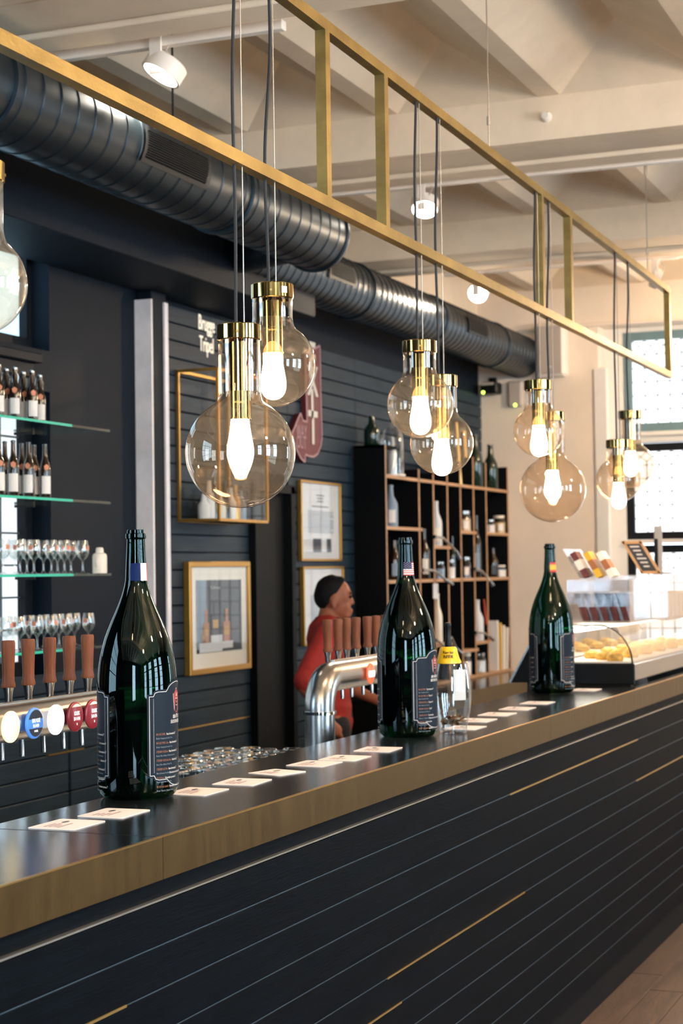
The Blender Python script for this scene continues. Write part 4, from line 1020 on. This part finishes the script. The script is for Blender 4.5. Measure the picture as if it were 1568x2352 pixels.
def jar(label, xx, z, r, h, fillm, lid='steel', tag=True, cat='jar'):
    r = min(r, .05); X = cellx(xx, r); o = thing('storage_jar', label, cat, (X, IY, z+.0008), 'jars on the shelving unit')
    link('glass_body', MB().lathe([(0, 0), (r, 0), (r, h*.68), (r*.8, h*.80), (r*.8, h*.86)], 18, caps=False).mesh('glass_body', 'jar_glass'), o)
    link('contents', MB().lathe([(0, .003), (r*.93, .003), (r*.93, h*.6), (0, h*.6)], 16, caps=False).mesh('contents', fillm), o)
    link('lid', MB().lathe([(r*.84, h*.86), (r*.86, h), (0, h)], 18).mesh('lid', lid), o)
    if tag: link('paper_label', MB().add([(r*1.02*math.sin(t), -r*1.02*math.cos(t), q_) for t in (-.1, .3, .7) for q_ in (h*.15, h*.52)], [(0, 2, 3, 1), (2, 4, 5, 3)]).mesh('paper_label', 'tag_white'), o)
    o.rotation_euler[2] = facing(X, IY); return o
jar('glass jar of pale grain on the small shelf, fifth column', 1070, zC, .050, .145, 'honey')
jar('wide jar of golden honey on the right end shelf', 1147, zD, .062, .135, 'honey', 'mug_cream')
jar('slim white-labelled jar left of the golden jar', 1127, zD, .036, .10, 'tag_white')
jar('small dark jam jar with white label on the long middle shelf', 1068, zmid, .042, .150, 'jam')
jar('little jar with pale lid at the right end of the middle shelf', 1149, zmid, .048, .09, 'mug_cream', 'mug_cream')
jar('white-labelled jar on the middle shelf, third column', 1034, zmid, .034, .13, 'tag_white')
jar('clear jar on the middle shelf in the narrow second column', 1008, zmid, .045, .115, 'picture_blue', 'steel', False)
jar('clear jar on the lowest shelf beside the papers', 1101, zlow, .05, .145, 'picture_white', 'chrome', False)
jar('round white-topped jar low down in the fourth column', 1066, zlow, .04, .16, 'tag_white', 'mug_cream', False)
def sbottle(label, xx, z, h, r, m_, tag=False, Y_=IY):
    X = cellx(xx, r, Y_) if Y_ == IY else py(xx, 1300, Y_).x; o = small_bottle('shelf_bottle', label, 'bottle', h, r, m_, 'bottles on the shelving unit', False)
    o.location = (X, Y_, z+.0008)
    if tag: link('paper_label', MB().add([(r*1.03*math.sin(t), -r*1.03*math.cos(t), q_) for t in (-.3, .2, .7) for q_ in (h*.1, h*.4)], [(0, 2, 3, 1), (2, 4, 5, 3)]).mesh('paper_label', tag), o)
    o.rotation_euler[2] = facing(X, Y_); return o
sbottle('dark green bottle standing on the left end of the shelving unit', 858, vt[0], .21, .058, 'bottle_darkgreen', False, SF+.14) if False else None
sbottle('tall green bottle on top of the shelving unit at its right end', 1130, ztop, .34, .055, 'bottle_darkgreen')
sbottle('green bottle on top of the unit half hidden by a globe lamp', 1095, ztop, .39, .055, 'bottle_darkgreen')
sbottle('dark bottle with blue label in the lowest visible cell at left', 905, zmid, .255, .045, 'bottle_brown', 'picture_blue')
sbottle('dark bottle with cream label in the narrow second column', 977, zmid, .34, .04, 'bottle_brown', 'mug_cream')
sbottle('dark bottle at the right of the middle shelf', 1132, zmid, .22, .040, 'bottle_brown', 'picture_dark')
sbottle('very dark bottle in the fourth column of the middle shelf', 1057, zmid, .30, .024, 'bottle_darkgreen')
sbottle('tall slim dark bottle in the sixth column', 1095, zmid, .46, .035, 'bottle_brown', 'picture_blue')
sbottle('clear-labelled bottle on the small left shelf', 899, zA, .27, .045, 'picture_blue', 'tag_white')
sbottle('tall pale bottle in the third column', 1003, zB_, .31, .04, 'picture_white', 'mug_cream')
sbottle('pale tall bottle in the lower third column', 1003, zG, .34, .032, 'mug_cream')
sbottle('clear bottle on the low small shelf of the sixth column', 1094, zE, .30, .045, 'picture_white')
sbottle('tall white bottle low in the fifth column', 1066, zH, .17, .03, 'mug_cream') if False else None
X = py(901, 1060, IY).x
o = thing('bell_jar', 'tall glass bell jar on the top board of the shelving unit', 'glass dome', (X, IY, ztop+.001))
link('glass_dome', MB().lathe([(.072, .012), (.072, .22), (.066, .27), (.045, .305), (.012, .318), (.012, .325), (.018, .34), (0, .352)], 28, caps=False).mesh('glass_dome', 'clear_glass'), o)
link('base_plate', MB().lathe([(0, 0), (.082, 0), (.082, .012), (0, .012)], 28, caps=False).mesh('base_plate', 'mug_cream'), o)
link('figure', MB().lathe([(0, .013), (.03, .013), (.03, .15), (.012, .2), (.012, .25), (0, .255)], 18, caps=False).mesh('figure', 'picture_white'), o)
X = py(858, 1000, 3.93).x
sbb = sbottle('dark green bottle on the top left corner of the shelving unit', 858, vt[0]-.0, .19, .05, 'bottle_darkgreen', False, 3.93)
part('top_board', MB().box(sx0-.02, sx0+.22, SF+.004, SB, vt[0]-.018, vt[0]), 'shelf_black', su)
for i, xx in enumerate((1055, 1069)):
    X = py(xx, 960, IY).x
    single('wooden_stick', MB().tube([(X, IY, ztop+.002), (X-.02+.03*i, IY+.02, ztop+.45-.05*i)], .012+.006*i, 10), 'brass_strip', ('thin golden stick leaning above the shelving unit', 'thicker golden stick leaning above the shelving unit')[i], 'stick', (X, IY, ztop+.002), 'golden sticks')
# clip-on shelf lamps
for i, pts in enumerate((((1001, 1232), (1018, 1236), (1034, 1252), (1046, 1265), (1056, 1284)), ((974, 1309), (992, 1310), (1006, 1316), (1020, 1330), (1038, 1342)), ((1093, 1306), (1106, 1312), (1118, 1324), (1124, 1334), (1132, 1345)), ((1095, 1452), (1112, 1454), (1124, 1462), (1134, 1470)), ((1003, 1470), (1020, 1483), (1036, 1464), (1048, 1490), (1060, 1502)))):
    P3 = [py(x, y, SF-.02-.07*k/max(1, len(pts)-1)) for k, (x, y) in enumerate(pts)]
    o = thing('shelf_lamp', 'little bent metal lamp arm clipped to the shelving, %s' % ('in the third column', 'across the middle board at left', 'across the middle board at right', 'above the papers', 'low behind the yellow bell')[i], 'lamp', P3[0], 'clip-on shelf lamps')
    part('arm', MB().tube(P3[:-1], .008, 8), 'wire_steel', o)
    part('lamp_head', MB().tube([P3[-2], P3[-1]], [.011, .013], 10), 'steel', o)
    b_ = P3[0]; part('clip', MB().box(b_.x-.012, b_.x+.012, SF-.022, SF+.003, b_.z-.015, b_.z+.01), 'steel', o)
# papers and whisk low right
for i, (xx, tilt, mm) in enumerate(((1126, .02, 'tag_white'), (1133, .04, 'yellow_card'), (1140, .06, 'tag_white'), (1148, .10, 'mug_cream'))):
    X = py(xx, 1500, IY).x; z = zlow+.001; h = .37-.02*i
    single('leaflet', MB().obox((X+tilt*h*.5, IY, z+h/2), (.030*.5, 0, 0), (0, .06, 0), (tilt*h/2, 0, h/2)), mm, ('white', 'yellow', 'tall white', 'cream')[i]+' upright leaflet in the lower right cell of the shelving', 'leaflet', (X, IY, z), 'leaflets on the shelving unit')
X = py(1112, 1440, IY-.03).x; z = zE+.001
single('red_brush', MB().tube([(X+.05, IY-.04, z), (X+.03, IY-.04, z+.08), (X-.03, IY-.04, z+.30)], [.02, .012, .006], 10), 'red_plastic', 'red long-handled brush leaning beside the papers', 'brush', (X+.05, IY-.04, z))
q = px(1090, 1330, 12.6)
single('shelf_tag', MB().box(py(995, 1350, SF-.006).x, py(1006, 1350, SF-.006).x, SF-.006, SF-.001, zz(1000, 1375), zz(1000, 1333)-.021), 'paper', 'pale tag hanging from the middle board of the shelving', 'tag', (py(1000, 1350, SF).x, SF-.003, zz(1000, 1375)))
# ================================================================== FAR WALL FITTINGS
q = px(1128, 893, XF-.06)
o = thing('security_camera', 'black security camera with green light on the cream wall', 'camera', (XF, q.y, q.z))
part('mount', MB().box(XF-.03, XF, q.y-.03, q.y+.03, q.z+.03, q.z+.09, .004), 'black_plastic', o)
part('body', MB().box(XF-.16, XF-.02, q.y-.075, q.y+.06, q.z-.045, q.z+.045, .012), 'black_plastic', o)
part('top_plate', MB().box(XF-.165, XF-.03, q.y-.05, q.y+.06, q.z+.018, q.z+.040, .006), 'grey_plastic', o)
part('indicator', MB().lathe([(0, XF-.168), (.010, XF-.166), (.012, XF-.158)], 14, (0, q.y+.035, q.z-.035), 'x', False), 'led_green', o)
q = px(1186, 906, XF)
o = thing('wall_router', 'pale rounded wall box with green light beside the camera', 'box', (XF, q.y, q.z))
part('body', MB().box(XF-.045, XF, q.y-.055, q.y+.06, q.z-.10, q.z+.10, .015), 'grey_plastic', o)
part('indicator', MB().lathe([(0, XF-.049), (.010, XF-.048), (.012, XF-.044)], 14, (0, q.y+.0, q.z-.085), 'x', False), 'led_green', o)
q = px(1272, 808, XF)
o = thing('wall_speaker', 'white square loudspeaker on the cream wall behind the third lamp pair', 'speaker', (XF, q.y, q.z))
part('cabinet', MB().box(XF-.14, XF, q.y-.115, q.y+.105, q.z-.20, q.z+.20, .02), 'white_metal', o)
part('cloth', MB().box(XF-.146, XF-.139, q.y-.095, q.y+.085, q.z-.18, q.z+.18, .004), 'grey_plastic', o)
part('badge', MB().box(XF-.149, XF-.145, q.y-.02, q.y+.01, q.z-.135, q.z-.125), 'white_paint', o)
q = px(1382, 960, XF)
struct('trim_6', MB().box(XF-.02, XF+.01, q.y-.05, q.y+.06, .3, px(1375, 845, XF).z, .01), 'white_paint')
# ================================================================== BEHIND THE BAR END
cb = thing('back_counter', 'dark counter with brass front below the shelving unit', 'counter', (11.3, 3.6, 0))
part('top', MB().box(10.0, XF-.02, 3.45, YW-.022, .85, .878, .003), 'stone_black', cb)
part('brass_front', MB().box(10.0, XF-.02, 3.443, 3.449, .76, .878), 'brass_fascia', cb)
part('base', MB().box(10.02, XF-.02, 3.5, YW-.03, 0, .85), 'black_paint', cb)
q = pz(1190, 1566, HB); 
o = thing('till_screen', 'black tilted till screen with a silver edge behind the farthest bottle', 'screen', (7.5, 2.2, .95))
def tp(x, y): v_ = px(x, y, 7.40); return (v_.y, v_.z)
A_, B_, C2, D2 = tp(1174, 1568), tp(1234, 1568), tp(1234, 1456), tp(1226, 1468)
part('housing', MB().prism([A_, B_, C2, D2], 7.405, 7.62, 'x'), 'black_paint', o)
ax = Vector((7.40, *A_)); dx_ = Vector((7.40, *D2))
part('silver_edge', MB().bar(ax+Vector((.1, .006, 0)), dx_+Vector((.1, .006, 0)), .21, .008), 'steel', o)
part('stand', MB().box(7.44, 7.58, A_[0]-.12, A_[0]-.06, .95, A_[1]+.01), 'black_plastic', o)
# --- pastry case on the bar end
cx0, cx1 = 7.42, 9.3; cy0, cy1 = 1.66, 2.01
o = thing('pastry_case', 'curved glass pastry case with black end and steel base on the bar end', 'display case', ((cx0+cx1)/2, (cy0+cy1)/2, HB+.001))
zB2 = HB+.018
part('base', MB().box(cx0+.012, cx1, cy0+.012, cy1, zB2, zB2+.075, .004), 'steel', o)
part('end_panel', MB().box(cx0, cx0+.012, cy0, cy1, zB2-.012, zB2+.078, .004), 'black_plastic', o)
part('foot', MB().box(cx0+.1, cx0+.16, cy0+.04, cy1-.04, HB+.001, zB2).box(cx1-.2, cx1-.14, cy0+.04, cy1-.04, HB+.001, zB2), 'black_plastic', o)
zt2 = zB2+.078
prof = [(cy1, zt2), (cy1, zt2+.15), (cy1-.05, zt2+.165)] + [(cy0+.16-.15*math.sin(t), zt2+.165*math.cos(t)) for t in [PI/2*i/8 for i in range(9)]]
m = MB()
for (a, b) in zip(prof, prof[1:]): m.quad((cx0+.004, a[0], a[1]), (cx1, a[0], a[1]), (cx1, b[0], b[1]), (cx0+.004, b[0], b[1]))
part('curved_glass', m, 'dome_glass', o)
m = MB().add([(cx0+.004, a, b) for a, b in prof], [tuple(range(len(prof)))])
part('end_glass', m, 'dome_glass', o)
rim = MB().tube([(cx0+.004, a, b) for a, b in prof], .004, 6); part('rim', rim, 'chrome', o)
part('light_bar', MB().box(cx0+.02, cx1-.05, cy1-.10, cy1-.06, zt2+.135, zt2+.147), 'case_light', o)
part('tray', MB().box(cx0+.02, cx1-.02, cy0+.03, cy1-.02, zt2+.001, zt2+.008), 'white_metal', o)
random.seed(11)
for i in range(18):
    X = cx0+.07+i*.10; Y_ = cy0+.10+(i % 3)*.075
    single('pastry', MB().lathe([(0, 0), (.032, 0), (.038, .010), (.034, .026), (.015, .036), (0, .037)], 14, (X, Y_, zt2+.0085), caps=False), 'pastry', 'golden pastry in the glass case, %s from its black end' % ('first second third fourth fifth sixth seventh eighth ninth tenth eleventh twelfth thirteenth fourteenth fifteenth sixteenth seventeenth eighteenth'.split()[i]), 'pastry', (X, Y_, zt2+.0085), 'pastries in the case')
# --- clear boxes and snack bags above the case
zt3 = zt2+.168
def clearbox(label, x0, x1, y0, y1, z0, z1):
    o = thing('acrylic_box', label, 'box', ((x0+x1)/2, (y0+y1)/2, z0), 'clear boxes on the pastry case'); t = .003
    part('panel', MB().box(x0, x1, y0, y0+t, z0, z1), 'acrylic', o); part('panel', MB().box(x0, x1, y1-t, y1, z0, z1), 'acrylic', o)
    part('panel', MB().box(x0, x0+t, y0+t, y1-t, z0, z1), 'acrylic', o); part('panel', MB().box(x1-t, x1, y0+t, y1-t, z0, z1), 'acrylic', o)
    part('lid', MB().box(x0-.004, x1+.004, y0-.004, y1+.004, z1, z1+.005, .001), 'acrylic', o)
    part('floor_panel', MB().box(x0+t, x1-t, y0+t, y1-t, z0, z0+.003), 'white_metal', o)
bx0 = 7.62
clearbox('clear acrylic box holding dark snack bags, nearer one on the case', bx0, bx0+.42, 1.72, 2.005, zt3, zt3+.19)
clearbox('long clear acrylic box with pale sachets, farther one on the case', bx0+.44, bx0+1.45, 1.64, 1.99, zt3, zt3+.205)
for i in range(5):
    Y_ = 1.745+i*.046; X = bx0+.09; z = zt3+.005; tl = -.02
    o = thing('snack_bag', 'clear bag of dark snacks in the nearer acrylic box, %s from its right end' % ('first', 'second', 'third', 'fourth', 'fifth')[i], 'bag', (X, Y_, z), 'snack bags in the acrylic box')
    part('wrapper', MB().obox((X, Y_+.018, z+.065), (.05, 0, 0), (0, .016, 0), (0, .018, .062)), 'acrylic', o)
    part('snacks', MB().obox((X, Y_+.008, z+.035), (.045, 0, 0), (0, .0135, 0), (0, .009, .031)), 'crisps_brown', o)
for i in range(9):
    X = bx0+.50+i*.1; z = zt3+.005
    single('sachet', MB().obox((X, 1.80, z+.06), (.012, 0, .004), (0, .11, 0), (-.006, 0, .055)), 'mug_cream', 'pale paper sachet in the long acrylic box, %s from its near end' % ('first second third fourth fifth sixth seventh eighth ninth'.split()[i]), 'sachet', (X, 1.80, z), 'sachets in the acrylic box')
zt4 = zt3+.197
o = thing('snack_tray', 'tilted clear tray above the nearer acrylic box', 'tray', (bx0+.2, 1.9, zt4))
tr = [(1.985, zt4+.002), (2.06, zt4+.13), (2.055, zt4+.134), (1.98, zt4+.006)]
part('back_panel', MB().prism([(1.955, zt4+.002), (2.035, zt4+.135), (2.031, zt4+.138), (1.951, zt4+.005)], bx0+.05, bx0+.38, 'x'), 'acrylic', o)
part('tray_floor', MB().box(bx0+.05, bx0+.38, 1.76, 1.953, zt4+.001, zt4+.005), 'acrylic', o)
for i, (mm, lb) in enumerate((('crisps_brown', 'brown snack packet leaning at the left of the tilted tray'), ('yellow_card', 'yellow-edged snack packet in the middle of the tilted tray'), ('mug_cream', 'pale snack packet at the right of the tilted tray'))):
    Y_ = 1.93-.06*i; X = bx0+.12
    o = thing('snack_packet', lb, 'packet', (X, Y_, zt4+.006), 'snack packets on the tray')
    part('packet', MB().obox((X, Y_+.034, zt4+.064), (.045, 0, 0), (0, .012, -.006), (0, .032, .055)), mm, o)
    part('band', MB().obox((X-.0005, Y_+.034, zt4+.064), (.0456, 0, 0), (0, .0125, -.006), (0, .012, .02)), 'picture_amber' if i else 'mug_cream', o)
# chalkboard sign and stands
X = bx0+.62; Yc = 1.80; z = zt3+.2105
o = thing('chalkboard_sign', 'small wooden-framed chalkboard leaning on the long acrylic box', 'sign', (X, Yc, z))
ex = Vector((0, -.042, 0)); ez = Vector((0, -.046, .078)).normalized()*.09; en = ez.cross(Vector((0, 1, 0)))
ctr = Vector((X, Yc, z+.083))
part('slate', MB().obox(ctr, (.004, 0, 0), ex*.8, Vector((0, .046, .078)).normalized()*.078), 'chalk', o)
u_ = Vector((0, .046, .078)).normalized()
f = MB()
for s_ in (-1, 1):
    f.obox(ctr+ex*s_, (.007, 0, 0), (0, .006, 0), u_*.09); f.obox(ctr+u_*.084*s_, (.007, 0, 0), ex*1.1, u_*.008)
part('wooden_frame', f, 'pale_wood', o)
m = MB()
for i in range(6):
    a = ctr+u_*(.06-.022*i)+Vector((-.0055, 0, 0)); m.obox(a, (.0004, 0, 0), (0, .022-.004*(i % 3), 0), u_*.004)
part('chalk_writing', m, 'print_white', o)
part('prop', MB().bar(ctr+Vector((.01, 0, .03)), (X+.06, Yc-.02, z+.001), .006), 'pale_wood', o)
q = px(1508, 1345, X+.25)
o = thing('dark_stand', 'slim dark upright stand beside the chalkboard', 'stand', (X+.25, q.y, z))
part('post', MB().box(X+.245, X+.255, q.y-.009, q.y+.009, z+.01, z+.175, .002), 'black_plastic', o)
part('foot', MB().box(X+.23, X+.29, q.y-.02, q.y+.02, z+.0005, z+.012, .003), 'black_plastic', o)
q = px(1513, 1345, X+.6)
o = thing('grey_holder', 'tall grey menu holder behind the dark stand', 'holder', (X+.6, q.y, z))
part('panel', MB().box(X+.595, X+.61, q.y-.02, q.y+.02, z+.008, z+.245, .003), 'grey_plastic', o)
part('foot', MB().box(X+.57, X+.65, q.y-.06, q.y+.03, z+.0005, z+.010, .003), 'grey_plastic', o)
# ================================================================== PERSON
def blob(name, prims, mat_, parent, voxel=.011, smooth=6, mats_fn=None):
    """union of tapered capsules, voxel-remeshed to one skin"""
    bm = bmesh.new()
    for (p, q, r0, r1, *sq) in prims:
        p = Vector(p); q = Vector(q); n = max(1, int((q-p).length/(.45*min(r0, r1))))
        for i in range(n+1):
            t = i/n; c_ = p.lerp(q, t); r = r0+(r1-r0)*t
            M = Matrix.Translation(c_)
            if sq: M = M @ Matrix.Diagonal((*sq[0], 1))
            bmesh.ops.create_icosphere(bm, subdivisions=2, radius=r, matrix=M)
    me = bpy.data.meshes.new(name); bm.to_mesh(me); bm.free()
    o = bpy.data.objects.new(name, me); col.objects.link(o)
    rm = o.modifiers.new('r', 'REMESH'); rm.mode = 'VOXEL'; rm.voxel_size = voxel
    sm = o.modifiers.new('s', 'SMOOTH'); sm.iterations = smooth; sm.factor = .5
    me2 = bpy.data.meshes.new_from_object(o.evaluated_get(bpy.context.evaluated_depsgraph_get()))
    bpy.data.objects.remove(o); bpy.data.meshes.remove(me)
    me2.name = name; me2.materials.clear()
    for m_ in (mat_ if isinstance(mat_, list) else [mat_]): me2.materials.append(MATS[m_])
    if mats_fn:
        for pl_ in me2.polygons: pl_.material_index = mats_fn(pl_.center)
    me2.shade_smooth()
    return link(name, me2, parent)
PY_ = 3.42; pc = py(757, 1325, PY_); HT = pc.z
o = thing('person', 'person in a red polo shirt with dark hair turned sideways behind the taps', 'person', (pc.x, PY_, 0))
k = HT/1.70
# local frame: x = facing direction, y = person's left, z up
o.rotation_euler[2] = R(-62)
HX = .02
def S(*a): return tuple(v*k for v in a)
def cap(p, q, r0, r1, sq=None): return (S(*p), S(*q), r0*k, r1*k)+((sq,) if sq else ())
body = [cap((HX, 0, 1.60), (HX, 0, 1.605), .090, .090, (1.06, .86, 1.08)), cap((HX+.022, 0, 1.545), (HX+.028, 0, 1.53), .070, .062, (1, .9, 1.05)), cap((HX+.055, 0, 1.50), (HX+.06, 0, 1.495), .035, .034, (1, 1.15, .9)),
        cap((HX+.092, 0, 1.590), (HX+.101, 0, 1.560), .009, .013), cap((HX+.09, 0, 1.522), (HX+.094, 0, 1.520), .016, .016, (.7, 1.5, .55)), cap((HX+.09, 0, 1.507), (HX+.09, 0, 1.506), .015, .015, (.7, 1.4, .55)),
        cap((HX+.082, .032, 1.612), (HX+.082, -.032, 1.612), .014, .014), 
        cap((HX-.005, .078, 1.575), (HX-.008, .083, 1.545), .020, .014, (1.1, .5, 1.4)), cap((HX-.005, -.078, 1.575), (HX-.008, -.083, 1.545), .020, .014, (1.1, .5, 1.4)),
        cap((-.01, 0, 1.50), (-.02, 0, 1.40), .056, .062), cap((-.02, 0, 1.38), (-.02, 0, 1.15), .13, .125, (.78, 1.25, 1)), cap((-.02, 0, 1.15), (-.01, 0, .95), .125, .14, (.85, 1.15, 1))]
arms = {}
for s_ in (-1, 1):
    sh = (-.03, .185*s_, 1.385)
    if s_ < 0: el = (-.17, -.30, 1.14); wr = (-.03, -.24, .94)
    else: el = (.06, .25, 1.12); wr = (.27, .14, 1.02)
    arms[s_] = (sh, el, wr)
    body += [cap(sh, el, .052, .042), cap(el, wr, .042, .027)]
    hip = (-.01, .095*s_, .92); kn = (.02+.05*s_, .10*s_, .50); an = (-.03+.06*s_, .10*s_, .085)
    body += [cap(hip, kn, .092, .060), cap(kn, an, .058, .040), cap((an[0]-.03, an[1], .045), (an[0]+.15, an[1], .035), .040, .032)]
    w_ = Vector(wr); d_ = (w_-Vector(el)).normalized(); pc_ = w_+d_*.05
    body += [cap(tuple(w_), tuple(pc_), .026, .036, (1, .75, 1))]
    sd = d_.cross(Vector((0, 0, 1))).normalized(); dn = d_.cross(sd)
    for j_, (off_, L) in enumerate(((-.026, .062), (-.009, .074), (.009, .070), (.026, .055))):
        a_ = pc_+d_*.03+sd*off_; b_ = a_+d_*L*.55+dn*.008; e_ = b_+d_*L*.35+dn*.026
        body += [cap(tuple(a_), tuple(b_), .0095, .0088), cap(tuple(b_), tuple(e_), .0088, .0078)]
    a_ = w_+d_*.025+sd*-.028; b_ = a_+d_*.035-sd*.025; body += [cap(tuple(a_), tuple(b_), .012, .0105), cap(tuple(b_), tuple(b_+d_*.028), .0105, .009)]
blob('body', body, 'skin', o, .0075, 4)
hair = [cap((HX-.012, 0, 1.622), (HX-.022, 0, 1.60), .090, .088, (1.03, .90, 1.04)), cap((HX-.050, 0, 1.575), (HX-.045, 0, 1.56), .052, .046, (.8, 1.15, 1)), cap((HX+.035, .03, 1.678), (HX+.035, -.03, 1.678), .026, .026)]
hair = [h for h in hair]
def cut_front(me_o):
    pass
hb = blob('hair', hair, 'hair', o, .009, 3)
bm = bmesh.new(); bm.from_mesh(hb.data)
geom = bm.verts[:]+bm.edges[:]+bm.faces[:]
# keep hair behind a slanted hairline
bmesh.ops.bisect_plane(bm, geom=geom, plane_co=Vector(S(HX+.022, 0, 1.632)), plane_no=Vector((.80, 0, -.60)), clear_outer=True)
bmesh.ops.holes_fill(bm, edges=bm.edges[:]); bm.to_mesh(hb.data); bm.free()
shirt = [cap((-.02, 0, 1.37), (-.02, 0, 1.15), .142, .140, (.80, 1.28, 1)), cap((-.02, 0, 1.15), (-.015, 0, .93), .142, .155, (.86, 1.18, 1)), cap((-.03, .12, 1.40), (-.03, -.12, 1.40), .075, .075), cap((-.015, 0, 1.43), (-.012, 0, 1.445), .070, .066)]
for s_ in (-1, 1):
    sh, el, wr = (Vector(v) for v in arms[s_]); shirt += [cap(tuple(sh), tuple(sh.lerp(el, .72)), .078, .074)]
    shirt += [cap(tuple(sh.lerp(el, .72)), tuple(sh.lerp(el, .9)), .074, .072)]
blob('polo_shirt', shirt, 'shirt_red', o, .011, 5)
col_ = MB().lathe([(.068*k, 1.425*k), (.074*k, 1.45*k), (.066*k, 1.485*k), (.062*k, 1.485*k), (.066*k, 1.45*k)], 24, (S(-.014, 0, 0)[0], 0, 0), caps=False)
link('collar', col_.mesh('collar', 'collar_dark'), o)
tr_ = [cap((-.01, 0, .95), (-.01, 0, .88), .142, .135, (.9, 1.15, 1))]
for s_ in (-1, 1):
    hip = (-.01, .095*s_, .90); kn = (.02+.05*s_, .10*s_, .50); an = (-.03+.06*s_, .10*s_, .12); tr_ += [cap(hip, kn, .105, .075), cap(kn, an, .075, .062)]
blob('trousers', tr_, 'trousers', o, .014, 4)
for s_ in (-1, 1):
    an = (-.03+.06*s_, .10*s_, .085); blob('shoe', [cap((an[0]-.04, an[1], .048), (an[0]+.17, an[1], .040), .047, .040, (1, 1, .95))], 'black_plastic', o, .012, 3)

for s_ in (-1, 1):
    e_ = MB().lathe([(.0085*k*math.sin(PI*i/8)+.0002, -.0085*k*math.cos(PI*i/8)) for i in range(9)], 12, S(HX+.086, .032*s_, 1.592), caps=False)
    link('eye', e_.mesh('eye', 'hair'), o)
    b_ = MB().tube([S(HX+.092, .018*s_, 1.612), S(HX+.094, .032*s_, 1.616), S(HX+.084, .048*s_, 1.611)], .0042*k, 6)
    link('eyebrow', b_.mesh('eyebrow', 'hair'), o)
